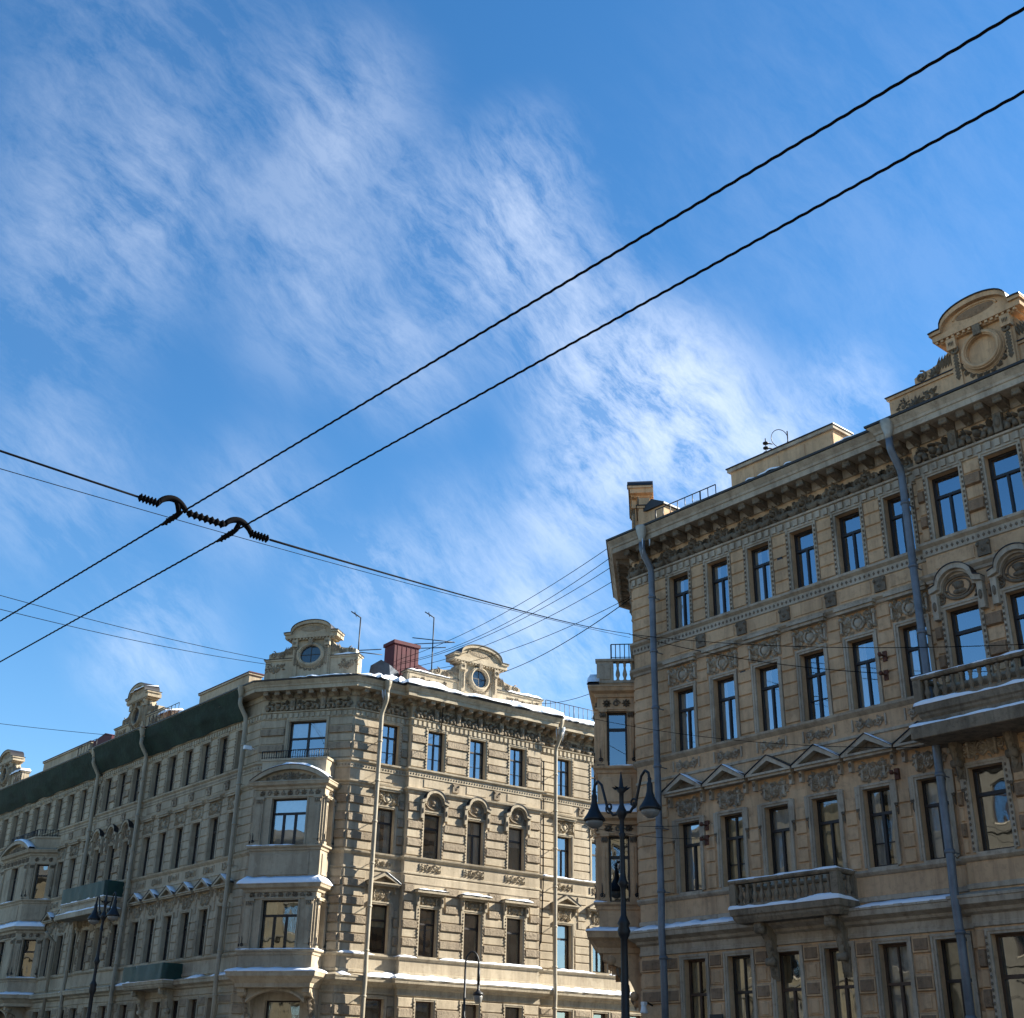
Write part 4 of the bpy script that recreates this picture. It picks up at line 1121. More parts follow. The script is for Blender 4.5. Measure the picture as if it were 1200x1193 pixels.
framesL = [(FA, 0, x1a, 0), (FA, x1a, x2a, -.25), (FA, x2a, FA.len, 0), (FB, 0, FB.len, 0), (FC, 0, xr0, 0), (FC, xr0, xr1, -.32), (FC, xr1, FC.len, 0)]
cornices(bL, polyL, framesL, skip_mod=(0, 1, 2), mod_step=.62)
close_shell(bL, polyL, [C_END - NC * 12, KC + Vector((0, 16)), A_END + NR * 12], 22.5, 'roof_red')
zL = dict(base=6.15, w2=7.6, w2t=9.9, fr2=9.95, cor2=10.42, w3=12.55, w3t=14.9, fr3=14.95, cor3=15.5, top=15.75)
bayL, segL = bay(bL, FB, .75, 4.6, 1.3, 0, zL, 17.0, 1.95, .7, 'three', True)
pedestal_iron(bL, FB, .8, 4.55, -1.15, 17.0, 17.42, .13)
zA = dict(base=6.15, w2=7.62, w2t=9.95, fr2=10.0, cor2=10.5, w3=12.5, w3t=14.75, fr3=14.8, cor3=15.45, top=15.7)
bayA, segA = bay(bL, FA, bayx0, bayx1, 1.4, 1.25, zA, 16.6, 1.2, .85, 'T', True)
pedestal_iron(bL, FA, bayx0 + 1.3, bayx1 - 1.3, -1.2, 16.6, 17.05)
pedestal_iron(bL, segA[2], .1, 1.7, .15, 16.6, 17.05)
for s_, y_ in ((60.0, 0), (72.05, -.1), (79.1, -.12)): drainpipe(bL, FA, XA(s_), 'pipe_beige', y=y_)
drainpipe(bL, FC, XC(32.35), 'pipe_beige'); drainpipe(bL, FC, XC(44.15), 'pipe_beige')
dp = MB(FA.T(XA(82.6))); dp.tube([(0, -.95, 10.2), (0, -.7, 9.9), (0, -.3, 9.6), (0, -.3, .4)], .1, 10, 0); bL.part('drainpipe', dp, ['pipe_beige'])
balcony(bL, FA, XA(79.6), XA(73.3), 1.15, 11.2, 11.5, 12.35, 'stone_trim', y=-.25, wrap='tarp', lower=(.25, 10.55, 10.85), brackets=(XA(78.8), XA(74.2)), balusters=False)
balcony(bL, FA, XA(69.75), XA(64.85), 1.05, 6.15, 6.52, 7.3, 'stone_trim', wrap='tarp', brackets=(XA(68.9), XA(65.6)), balusters=False)
# gables and attics
roof_gable(bL, FC, XC(38.95), .25, 21.4, 22.62, 9.4, 3.7, 24.95, (23.05, .52, .52), True, 'edge_dark')
roof_gable(bL, FB, 2.45, .25, 21.4, 22.85, 5.5, 3.1, 24.95, (23.05, .62, .5), True, 'edge_dark')
roof_gable(bL, FA, XA(75.9), .25, 21.4, 22.85, 7.2, 3.2, 25.2, (23.1, .5, .5), True, 'edge_dark')
for a_, b_, t_ in ((62.0, 68.0, 22.85), (84.0, 92.5, 22.9)):
    pm = MB(FA.T()); pm.box(XA(b_), XA(a_), .5, 1.3, 21.4, t_, 0); pm.box(XA(b_) - .08, XA(a_) + .08, .42, 1.38, t_ + .001, t_ + .1, 1); pm.box(XA(b_) - .1, XA(a_) + .12, .4, 1.42, t_ + .101, t_ + .16, 2)
    bL.part('roof_parapet', pm, ['stone', 'stone_trim', 'chimney_red'])
pm = MB(FA.T()); pm.poly([(XA(84.0) + .15, 21.4), (XA(80.8), 21.4), (XA(80.8), 22.9), (XA(82.), 23.25), (XA(84.0) + .15, 23.0)], .6, 2.2, 0); bL.part('dormer', pm, ['chimney_red'])
roof_gable(bL, FA, XA(99.4), .25, 21.4, 22.85, 6.6, 3.2, 25.0, (23.1, .5, .5), True, 'edge_dark')
ch = MB(FC.T(XC(34.55), 1.0)); ch.box(-.8, .8, 0, 1.1, 21.3, 24.35, 0); ch.box(-.88, .88, -.07, 1.17, 24.351, 24.55, 0)
for k in range(5): ch.box(-.6 + .3 * k - .012, -.6 + .3 * k + .012, -.02, .0, 21.3, 24.3, 0)
bL.part('chimney', ch, ['chimney_red'])
pm = MB(FC.T(XC(35.7), 2.2)); pm.poly([(0, 22.2), (4.2, 22.2), (3.6, 22.9), (0, 24.0)], 0, 2.0, 0); bL.part('dormer', pm, ['chimney_red'])
pm = MB(FB.T(5.3, 1.6)); pm.poly([(0, 22.0), (1.3, 22.0), (1.2, 22.7), (.7, 23.0), (.1, 22.7)], 0, 1.5, 0); bL.part('dormer', pm, ['roof_grey'])
pedestal_iron(bL, FC, XC(43.6), XC(50), -.2, hL(21.2), hL(21.2) + .95, .34, 'roof_railing')
for a_, b_ in ((73.0, 69), (84, 81), (94, 96)): pedestal_iron(bL, FA, XA(max(a_, b_)), XA(min(a_, b_)), -.3, 21.8, 22.5, .5, 'roof_railing')
# debris netting slung under the main-street eaves
nm = MB(); np_ = [A_END, SN(79.4, 32), SN(79.1, 31.75), SN(72.5, 31.75), SN(72.2, 32), SN(60.35, 32)]; rs = resample(np_, .45); k = 9; n = len(rs); vs = []; fs = []
oi = Vector((-NR.x, -NR.y))
for i, p in enumerate(rs):
    for j in range(k):
        t = j / (k - 1); sg2 = .02 + abs(sin(pi * t) * (.12 + .16 * mnoise.noise((i * .13, t * 2, 1))) + .10 * mnoise.noise((i * .42, t * 5, 4)) * min(1, 6 * t) + .05 * (abs(sin(i * .22)) - .5) * sin(pi * t)); drop = .16 * mnoise.noise((i * .3, 2., 7.)) * t
        o_ = .99 + (.19 - .99) * t + sg2 * .5; z_ = hL(20.84) + (hL(19.42) - hL(20.84)) * t ** 1.15 - sg2 * .7 + drop
        q = p + oi * o_; vs.append((q.x, q.y, z_))
for i in range(n - 1):
    for j in range(k - 1): fs.append((i * k + j, i * k + j + 1, (i + 1) * k + j + 1, (i + 1) * k + j))
nm.add(vs, fs, 0, True); bL.part('debris_netting', nm, ['net'])
S = bL.snow
C1 = [KC, WC(34.35, -57), WC(34.35, -56.68), WC(43.15, -56.68), WC(43.15, -57), C_END]
snow_strip(S, C1, .02, .48, 6.66, 6.53, .085, 31, gap=-.28); snow_strip(S, C1, .0, .13, 7.60, 7.58, .055, 32, gap=-.2)
snow_strip(S, C1, -1.6, .99, hL(21.55), hL(20.98), .26, 33)
snow_strip(S, [KA, KC], .02, .46, 6.66, 6.53, .07, 34, gap=-.3); snow_strip(S, [KA.lerp(KC, .35), KC], -.5, .98, hL(21.32), hL(20.98), .07, 35)
snow_strip(S, [SN(72.4, 32), KA], .02, .46, 6.66, 6.53, .06, 36, gap=-.25); snow_strip(S, [A_END, SN(79.4, 32)], .02, .46, 6.66, 6.53, .05, 37, gap=-.1)
snow_strip(S, [WC(43.4, -57), WC(52, -57)], .0, .15, hL(12.375), hL(12.35), .05, 38)
snow_strip(S, [FC.pt(XC(34.2), .25), FC.pt(XC(37), .25)], -.5, .1, 22.75, 22.75, .1, 39); snow_strip(S, [FC.pt(XC(41), .25), FC.pt(XC(43.6), .25)], -.5, .1, 22.75, 22.75, .1, 40)
snow_strip(S, [FB.pt(3.8, .25), FB.pt(5.2, .25)], -.5, .1, 22.98, 22.98, .1, 41)
snow_strip(S, [FA.pt(XA(77), .25), FA.pt(XA(74.7), .25)], -.5, .4, 25.0, 24.85, .12, 42)
snow_strip(S, [FA.pt(XA(98.6), .25), FA.pt(XA(96.0), .25)], -.6, .2, 23.0, 22.95, .16, 45)
snow_strip(S, [FA.pt(XA(72.6), .25), FA.pt(XA(71), .25)], -.7, .2, 22.7, 22.5, .14, 43)
# segmental roofs of the oriels
for (sg1, zz) in ((segL[1], zL), (segA[1], zA), (segR[1], zR)):
    bb = bL if sg1 is not segR[1] else bR
    L_ = sg1.len; cw = L_ / 2 + .28; rise = .78; R_ = (cw * cw + rise * rise) / (2 * rise); a0 = math.asin(cw / R_); zb = zz['cor3'] + .262
    bb.snow.T = sg1.T(); vs = []; n = 20; k = 4
    for i in range(n + 1):
        a = -a0 + 2 * a0 * i / n; X_ = L_ / 2 + R_ * sin(a); Z_ = zb + R_ * cos(a) - (R_ - rise) + .045; e = .10 + .06 * mnoise.noise((i * .4, 3, 1)); e *= (1 if a > -.1 else .35)
        vs += [(X_, .1, Z_), (X_, .1, Z_ + e), (X_, -.3, Z_ + e), (X_, -.37, Z_)]
    bb.snow.add(vs, [(i * k + j, (i + 1) * k + j, (i + 1) * k + j + 1, i * k + j + 1) for i in range(n) for j in range(k - 1)], 0, True); bb.snow.T = Matrix.Identity(4)
for b in (bR, bL):
    o = b.part('snow_cover', b.snow, ['snow']); o['kind'] = 'stuff'
def icicles(b, F, x, y, z, n, seed):
    q = random.Random(seed); mb = MB(F.T())
    for i in range(n):
        a, c, l = q.uniform(-.22, .22), q.uniform(-.2, .2), q.uniform(.25, .9); mb.tube([(x + a, y + c, z), (x + a, y + c, z - l * .6), (x + a * .9, y + c, z - l)], [.035, .02, .004], 6)
    b.part('icicles', mb, ['ice'])
M['ice'] = simple('ice', (.62, .68, .74), .15, var=.1)
icicles(bL, FC, XC(44.15), -.9, hL(20.45), 9, 1); icicles(bR, FR, X(29.57), -.9, 20.4, 5, 2); icicles(bL, FC, XC(32.35), -.9, hL(20.45), 4, 3)
# camera on chamfer, dark cable at the right of the side front
cm = MB(FA.T(XA(59.4))); cm.tube([(0, 0, 17.9), (0, -.3, 18.0)], .03, 6); cm.box(-.1, .1, -.7, -.3, 17.85, 18.05, 0); bL.part('camera', cm, ['white_plastic'])
cb = MB(FC.T()); cb.tube([(XC(43.6), -.05, 19.0), (XC(43.62), -.05, 12.0), (XC(43.5), -.06, 9.0), (XC(43.0), -.2, 8.3)], .03, 6); bL.part('wall_cable', cb, ['cable'])
cb = MB(FC.T()); cb.tube([(XC(36.1), -.7, hL(20.6)), (XC(36.15), -.45, hL(19.1)), (XC(36.2), -.4, hL(18.9))], .025, 6); bL.part('wall_cable', cb, ['cable'])

# ================================================================== OPPOSITE SIDE (seen in the panes)
def opposite(s0, s1, ht, mat, label, rows):
    F = Frame(SN(s0, -9.5), SN(s1, -9.5)); b = Building('apartment_building', F.pt(F.len / 2), (mat, mat, 'stone_trim', 'stone_carved'), lambda z: z, label)
    mb = MB(); ops = []; n = int(F.len / 2.9)
    for r in range(rows):
        z0 = 1.6 + r * (ht - 1.5) / rows
        for i in range(n):
            x = (i + .5) * F.len / n; ops.append((x - .6, x + .6, z0, z0 + 2.2))
    wall_seg(mb, F, 0, F.len, 0, 0, ht, ops, 0)
    P = [F.pt(0), F.pt(F.len)]
    for z in [1.2] + [1.0 + r * (ht - 1.5) / rows for r in range(1, rows)]: sweep(mb, P, [(0, z), (.15, z + .05), (.15, z + .2), (0, z + .22)], 1)
    sweep(mb, P, [(0, ht - .6), (.2, ht - .5), (.6, ht - .2), (.7, ht), (0, ht + .1), (-9, ht + 2.4)], 1)
    for i, (x0, x1, z0, z1) in enumerate(ops):
        mb.T = F.T(); mb.box(x0 - .15, x0, -.07, .01, z0, z1 + .15, 1); mb.box(x1, x1 + .15, -.07, .01, z0, z1 + .15, 1); mb.box(x0 - .25, x1 + .25, -.2, .01, z1 + .16, z1 + .32, 1)
    mb.T = Matrix.Identity(4)
    q = [F.pt(0), F.pt(0, 10), F.pt(F.len, 10), F.pt(F.len)]
    for i in range(3): mb.add([(q[i].x, q[i].y, 0), (q[i + 1].x, q[i + 1].y, 0), (q[i + 1].x, q[i + 1].y, ht), (q[i].x, q[i].y, ht)], [(0, 1, 2, 3)], 0)
    b.part('wall', mb, [mat, 'opp_cream'])
    for x0, x1, z0, z1 in ops: b.window(F, (x0 + x1) / 2, 0, z0, 1.2, 2.2, 'T', surround=False)
opposite(-14, 16.8, 20.5, 'opp_yellow', 'yellow plaster street house behind the camera, facing the ochre corner building', 5)
opposite(17.0, 47, 21.2, 'opp_cream', 'cream plaster street house across the road from the street corner', 5)
opposite(47.2, 86, 20.2, 'opp_yellow', 'long yellow plaster house across the road, opposite the green netting', 5)

# ================================================================== GROUND
g = MB(); g.add([(-700, -700, -.15), (700, -700, -.15), (700, 700, -.15), (-700, 700, -.15)], [(0, 1, 2, 3)]); structure('ground', g, ['asphalt'])
def slab(name, pts, z, mats):
    mb = MB(); n = len(pts); mb.add([(p.x, p.y, z) for p in pts] + [(p.x, p.y, -.14) for p in pts], [tuple(range(n))] + [(i, (i + 1) % n, (i + 1) % n + n, i + n) for i in range(n)]); return structure(name, mb, mats)
slab('pavement', [SN(-20, 33.5), SN(-20, 26.2), SN(33, 26.2), SN(35, 28) , KR2 + W * 18 - NC * 4.0, KR2 + W * 18 + NC * 1], 0., ['paving'])
slab('pavement', [SN(140, 33.5), SN(140, 26.2), SN(56, 26.2), WC(31, -52.8), WC(60, -52.8), WC(60, -58), KC - NC * .5 ], 0., ['paving'])
slab('pavement', [SN(-20, -9.4), SN(140, -9.4), SN(140, 1.2), SN(-20, 1.2)], 0., ['paving'])
mk = MB()
for i in range(24):
    a = SN(-15 + i * 5.5, 13.6); d1 = U * 2.5; d2 = NR * .15
    mk.add([(p.x, p.y, -.142) for p in (a, a + d1, a + d1 + d2, a + d2)], [(0, 1, 2, 3)])
structure('road_marking', mk, ['paint_white'])

# ================================================================== STREET LAMPS
def street_lamp(p, ang, H, label, detail=True):
    t = bpy.data.objects.new('street_lamp', None); COL.objects.link(t); t.location = (p.x, p.y, 0); t.rotation_euler = (0, 0, ang)
    tag(t, label, 'street lamp', 'twin-arm street lamps on the far pavement')
    mb = MB(); k = H - 1.35          # height of the arm hub
    mb.lathe([(.34, 0), (.34, .25), (.28, .32), (.26, .9), (.20, 1.05), (.17, 1.2), (.14, 2.6), (.17, 2.65), (.17, 2.8), (.13, 2.9), (.105, 5.0), (.10, 5.55), (.16, 5.65), (.19, 5.78), (.15, 5.9), (.19, 5.98), (.13, 6.1), (.085, 6.2), (.075, 6.9),
              (.1, 7.0), (.16, 7.1), (.11, 7.2), (.08, 7.35), (.07, k - .6), (.11, k - .5), (.07, k - .45), (.07, k - .1), (.11, k), (.18, k + .12), (.11, k + .25), (.07, k + .35), (.07, k + .7), (.17, k + .8), (.07, k + .9), (.05, k + 1.1), (.012, H)], 12)
    link('pole', mb.mesh('pole', ['iron']), t)
    fl = MB()
    for i in range(8):
        a = i * pi / 4; fl.T = Matrix.Translation((0, 0, k + .78)) @ Matrix.Rotation(a, 4, 'Z'); fl.leaf(.06, 0, .45, .26, .09, .03)
    link('finial', fl.mesh('finial', ['iron']), t)
    for sg in (-1, 1):
        am = MB(); pts = [(sg * .08, 0, k + .12), (sg * .36, 0, k + .1), (sg * .6, 0, k + .34), (sg * .72, 0, k + .72), (sg * .84, 0, k + 1.08), (sg * 1.0, 0, k + 1.22), (sg * 1.14, 0, k + 1.12), (sg * 1.17, 0, k + .95)]
        fine = []
        for i in range(len(pts) - 1):
            for j in range(3): fine.append(Vector(pts[i]).lerp(Vector(pts[i + 1]), j / 3))
        fine.append(Vector(pts[-1])); am.tube(fine, .042, 7); am.spiral(sg * .5, k + .34, .17, 1.3, sg, -pi / 2, .035)
        arm = link('arm', am.mesh('arm', ['iron']), t)
        hd = MB(); c = (sg * 1.17, 0, k + .1)
        hd.lathe([(.03, .9), (.06, .86), (.05, .76), (.09, .7), (.09, .55), (.10, .46), (.14, .32), (.22, .16), (.32, .02), (.335, -.05), (.30, -.07), (.28, -.06)][::-1], 14, 0, c)
        head = link('lamp_head', hd.mesh('lamp_head', ['iron']), t)
        gb = MB(); gb.lathe([(.275, -.062), (.265, -.14), (.21, -.22), (.10, -.28), (.02, -.29)][::-1], 14, 0, c); link('globe', gb.mesh('globe', ['lamp_glass']), head)
    return t
LA = atan2(-U.y, -U.x)
pL1 = SN(26.35, 26.5); street_lamp(pL1, LA, 10.35, 'black cast-iron twin-arm street lamp standing before the ochre corner building')
pL2 = SN(64.3, 27.0); street_lamp(pL2, LA, 10.5, 'far twin-arm street lamp in front of the green-wrapped balcony')
# shepherd's-crook lamp in the side street
pc = WC(36.15, -53.4)
t = bpy.data.objects.new('crook_lamp', None); COL.objects.link(t); t.location = (pc.x, pc.y, 0); tag(t, 'slim crook-necked street lamp with one hanging lantern before the sunlit front', 'street lamp')
mb = MB(); mb.lathe([(.2, 0), (.2, .3), (.13, .5), (.10, 1.2), (.085, 1.3), (.07, 4.6), (.1, 4.7), (.06, 4.8), (.05, 6.9)], 10)
mb.tube([(0, 0, 6.8)] + [(.33 - .33 * cos(a * pi / 10), 0, 7.1 + .62 * sin(a * pi / 10)) for a in range(11)] + [(.66, 0, 6.6)], .045, 7)
mb.tube([(.66, 0, 7.0), (.66, 0, 6.2)], .075, 7)
link('pole', mb.mesh('pole', ['iron']), t)
mb = MB(); mb.lathe([(.20, 0), (.27, .02), (.24, .12), (.1, .2), (.06, .3), (.06, .5)], 10, 0, (.66, 0, 5.72)); hd = link('lamp_head', mb.mesh('lamp_head', ['iron']), t)
mb = MB(); mb.lathe([(.10, -.36), (.17, -.3), (.22, -.1), (.22, -.002)], 10, 0, (.66, 0, 5.72)); link('globe', mb.mesh('globe', ['lamp_glass']), hd)

# ================================================================== WIRES
ZT = 6.0
def V3(p, z): return Vector((p.x, p.y, z))
def rope(p, q, r, tw=.5, step=.05):
    """stranded wire: a slightly lumpy tube"""
    p, q = Vector(p), Vector(q); n = int((q - p).length / step); mb = MB(); d = (q - p).normalized(); a = d.orthogonal().normalized(); b = d.cross(a)
    pts = [p.lerp(q, i / n) + (a * cos(i * .9) + b * sin(i * .9)) * r * .35 for i in range(n + 1)]
    mb.tube(pts, r, 6); return mb
for (n0, n1, lab) in ((4.30, 3.84, 'upper of two thick black trolley wires crossing the sky'), (4.78, 4.40, 'lower of two thick black trolley wires crossing the sky')):
    a, c = V3(SN(1.0, n0 + (n1 - n0) * (1.0 - 1.7) / 12), ZT), V3(SN(40, n0 + (n1 - n0) * (40 - 1.7) / 12 * .5), ZT)
    pts = [SN(s_, n0 + (n1 - n0) * min(1.35, (s_ - 1.7) / 11.5)) for s_ in (-6, 1.7, 5, 9.2, 13.2)]
    mb = MB(); P = []
    for i in range(len(pts) - 1):
        p, q = V3(pts[i], ZT), V3(pts[i + 1], ZT); n = int((q - p).length / .02)
        for j in range(n):
            m_ = p.lerp(q, j / n); ph = len(P) * pi / 2.5; P.append(m_ + Vector((NR.x * cos(ph), NR.y * cos(ph), sin(ph))) * .0016)
    q0, q1 = V3(pts[-2], ZT), V3(pts[-1], ZT); P.append(q1); P.append(q1 + (q1 - q0).normalized() * 30)
    mb.tube(P, .0082, 6); o = link('trolley_wire', mb.mesh('trolley_wire', ['cable'], P[0]), None, P[0]); tag(o, lab, 'trolley wire', 'trolley wires over the street')
# span wire across the street and its insulated crossing
c1, c2 = V3(SN(9.2, 3.93), 6.03), V3(SN(9.17, 4.52), 6.03)
eL, eR = V3(SN(9.2, 3.62), 6.03), V3(SN(9.17, 4.86), 6.0)
line('span_wire', sag(V3(SN(9.25, -9.4), 6.75), eL, .12), .009, 'span wire running from the trolley wire crossing to the left frame edge', 'cable')
anc = V3(SN(31.1, 31.9), 17.25)
line('span_wire', sag(eR, anc, .12, 40), .0105, 'span wire running from the trolley wire crossing to the ochre facade', 'cable')
t = bpy.data.objects.new('wire_crossing', None); COL.objects.link(t); t.location = c1
tag(t, 'black ribbed insulator assembly with two hooped clamps where span and trolley wires cross', 'insulator')
axis = (eR - eL).normalized(); up = Vector((0, 0, 1))
def along(d): return eL + axis * d - c1
L_ = (eR - eL).length
def ribbed(d0, d1, n):
    mb = MB(); pts = []; rs = []; m = n * 4
    for i in range(m + 1):
        pts.append(along(d0 + (d1 - d0) * i / m)); rs.append((.020, .026, .040, .026)[i % 4])
    mb.tube(pts, rs, 9); return mb
dc1, dc2 = .30, .92
for d0, d1, n in ((0.0, dc1 - .115, 6), (dc1 + .14, dc2 - .13, 7), (dc2 + .12, L_ - .02, 6)): link('insulator', ribbed(d0, d1, n).mesh('insulator', ['cable']), t)
tdir = (V3(SN(13, 3.87), 0) - V3(SN(9.2, 3.95), 0)).normalized()
for dc, cc in ((dc1, c1), (dc2, c2)):
    mb = MB(); m = 12
    mb.tube([along(dc - .13 + .26 * i / m) + up * (.085 * sin(pi * i / m) ** .7 + .0) for i in range(m + 1)], [.022 + .008 * sin(pi * i / m) for i in range(m + 1)], 8)
    link('hoop', mb.mesh('hoop', ['cable']), t)
    mb = MB(); w0 = V3(SN(9.2, 4.30 - .46 * 7.5 / 11.5 if dc == dc1 else 4.78 - .38 * 7.5 / 11.5), ZT) - c1
    top = along(dc + .02) + up * .085
    mb.tube([top, top.lerp(w0, .5) + up * .01, w0 + tdir * .02], [.020, .024, .022], 8)
    mb.tube([w0 - tdir * .03, w0 + tdir * .06, w0 + tdir * .2, w0 + tdir * .33], [.014, .024, .022, .011], 8)
    for i in range(4):
        k_ = w0 + tdir * (.06 + .06 * i); mb.tube([k_ - Vector((0, 0, .03)), k_ + Vector((0, 0, .03))], .011, 6)
    link('clamp', mb.mesh('clamp', ['cable']), t)

import sys
# camera model used to read wires off the photograph into street coordinates
FPX, PITCH, ROLL = 1454.67, radians(25.08), radians(1.174)
fwd = Vector((0, cos(PITCH), sin(PITCH))); upv = Vector((0, -sin(PITCH), cos(PITCH))); rgt = Vector((1, 0, 0))
r2 = rgt * cos(ROLL) + upv * sin(ROLL); u2 = -rgt * sin(ROLL) + upv * cos(ROLL)
def Rpt(s, z, n=31.7): return V3(SN(s, n), z)
# thin cables over the street, strung from house to house
line('cable', sag(V3(SN(12, -9.4), 7.2), V3(SN(31.1, 31.9), 17.1), .35, 40), .007, 'thin cable just below the span wire, running up to the ochre corner', 'cable')
line('cable', sag(V3(SN(33.5, -9.4), 15.1), V3(FB.pt(-.25, .3), 23.0), .7, 30), .014, 'upper of two thin cables ending at the corner gable with oval window', 'cable')
line('cable', sag(V3(SN(33.2, -9.4), 14.5), V3(FB.pt(-.1, .25), 22.7), .9, 30), .014, 'lower of two thin cables ending at the corner gable with oval window', 'cable')
line('cable', sag(V3(SN(64, -9.4), 18.0), V3(SN(79.6, 32.6), 22.6), .8, 30), .016, 'thin cable low at the left ending by the netted eave gable', 'cable')
# fan of cables from the red chimney over the side street to the ochre corner eave
cp = FC.pt(XC(34.3), 1.4)
tgt = [(33.6, 21.3, .55), (34.3, 20.5, .6), (34.5, 20.4, .8), (35.2, 20.0, .55), (33.0, 19.0, .5)]
for i, (zs, ze, sg3, al) in enumerate(((23.6, 20.9, .5, .3), (23.4, 20.7, .7, .9), (23.3, 20.5, .6, 1.4), (23.0, 20.2, .6, 2.2), (22.8, 19.9, .7, 3.0))):
    e = KR + cdir * al + Vector((-.9 if ze > 20 else -.15, 0))
    line('cable', sag(V3(cp, zs), V3(e, ze), sg3, 24), .013, 'one of the thin cables fanning from the red chimney over the side street', 'cable', 'cables fanning from the red chimney')
line('cable', sag(V3(FC.pt(XC(41), .6), 24.0), V3(KR + cdir * .1 + Vector((-.1, 0)), 18.7), .3, 24), .018, 'thicker cable from behind the sunlit gable to the ochre corner', 'cable')
line('cable', sag(V3(FC.pt(XC(42), 1.5), 22.9), V3(KR2 + Vector((-1.6, 0)), 16.6), .5, 20), .012, 'short cable sagging between sunlit front and ochre oriel', 'cable')
# wires along the ochre facade
for (sa, za, na, sb, zb2, nb, sg4, r4, lab) in (
    (31.05, 17.2, 31.8, 20.38, 13.2, 31.66, .25, .013, 'cable slanting across the ochre facade down to a rusty anchor'),
    (30.6, 17.0, 31.5, 12.6, 11.9, 29.9, .35, .012, 'long thin cable crossing the ochre facade and passing behind the large balcony'),
    (31.9, 13.9, 30.6, 19.4, 10.75, 31.66, .3, .010, 'thin cable from the ochre oriel along the gabled window heads'),
    (33.5, 10.6, 30.4, 27.78, 9.69, 31.66, .2, .009, 'upper of two short wires held by hooks beside the ochre corner window'),
    (33.5, 10.5, 30.4, 27.81, 9.22, 31.66, .2, .009, 'lower of two short wires held by hooks beside the ochre corner window')):
    line('cable', sag(V3(SN(sa, na), za), V3(SN(sb, nb), zb2), sg4, 30), r4, lab, 'cable')

# ================================================================== ROOF FURNITURE
def antenna(p, z0, z1, label, bars, ang):
    t = bpy.data.objects.new('tv_antenna', None); COL.objects.link(t); t.location = (p.x, p.y, z0); t.rotation_euler = (0, 0, ang); tag(t, label, 'antenna', 'aerials on the pale roof')
    H = z1 - z0; mb = MB(); mb.tube([(0, 0, 0), (0, 0, H)], .04, 6); link('mast', mb.mesh('mast', ['iron']), t)
    mb = MB()
    for z, a, b, dy in bars: mb.tube([(a, dy, z), (b, -dy, z - .03)], .03, 5)
    mb.tube([(0, 0, H), (-.55, 0, H + .35)], .035, 5); mb.tube([(-.3, -.4, H + .18), (-.3, .4, H + .2)], .025, 5)
    link('elements', mb.mesh('elements', ['iron']), t)
antenna(FC.pt(XC(37.2), 2.5), 22.3, 27.1, 'tall thin television aerial on the roof left of the sunlit gable', ((3.2, -1.3, 1.3, .3), (3.4, -1.2, 1.3, -.3), (2.9, -1.2, .8, .2)), 0)
antenna(FB.pt(4.9, .9), 22.4, 25.3, 'small television aerial behind the oval-windowed corner gable', ((1.0, -1.2, 1.3, .3), (.85, -.3, 1.3, -.2)), 0)
rm = MB(); rm.tube([(0, 0, 0), (0, 0, .95)], .02, 5)
pp = FR.pt(X(25.0), 1.0)
t = link('roof_mast', rm.mesh('roof_mast', ['iron']), None, (pp.x, pp.y, 22.62)); tag(t, 'stubby black mast with insulators on the ochre roof parapet', 'mast')
rm = MB()
for k in range(3): rm.lathe([(.03, 0), (.11, .02), (.11, .07), (.04, .1)], 8, 0, (0, 0, .3 + .2 * k)); rm.tube([(0, 0, .35 + .2 * k), (.25, 0, .32 + .2 * k)], .025, 5)
link('insulator', rm.mesh('insulator', ['iron']), t)
pp = FR.pt(X(24.0), 1.0); rm = MB(); rm.tube([(0, 0, 0), (0, 0, .85)], .025, 5); rm.ring(-.3, .55, .3, .36, .014, 0, 18, 0, -1.2, 4.4)
t = link('roof_mast', rm.mesh('roof_mast', ['iron'], None), None, (pp.x, pp.y, 22.62)); tag(t, 'thin mast with a loop of wire on the ochre roof parapet', 'mast')

# ================================================================== SKY, SUN, CAMERA
EL = radians(30); Sh = (NC + W * 2.4).normalized(); SUN = Vector((Sh.x * cos(EL), Sh.y * cos(EL), sin(EL)))
ld = bpy.data.lights.new('sun', 'SUN'); ld.energy = 5.0; ld.angle = radians(.5); ld.color = (1, .955, .845)
lo = bpy.data.objects.new('sun', ld); COL.objects.link(lo); lo.rotation_euler = SUN.to_track_quat('Z', 'Y').to_euler(); lo.location = (60, 20, 60)

world = bpy.data.worlds.new('World'); scene.world = world; world.use_nodes = True
nt = world.node_tree; L = nt.links.new; bg = nt.nodes['Background']
sky = N(nt, 'ShaderNodeTexSky', sky_type='NISHITA'); sky.sun_disc = False; sky.sun_elevation = EL; sky.sun_rotation = atan2(SUN.x, SUN.y)
sky.altitude = 0; sky.air_density = 1.0; sky.dust_density = .05; sky.ozone_density = 2.0
tc = N(nt, 'ShaderNodeTexCoord')
def ray(px, py):
    d = (r2 * ((px - 600) / FPX) - u2 * ((py - 597) / FPX) + fwd); return d.normalized()
def math_(op, a, b=None, c=None, clamp=False):
    n = N(nt, 'ShaderNodeMath', operation=op); n.use_clamp = clamp
    for i, v in enumerate((a, b, c)):
        if v is None: continue
        if isinstance(v, (int, float)): n.inputs[i].default_value = v
        else: L(v, n.inputs[i])
    return n.outputs[0]
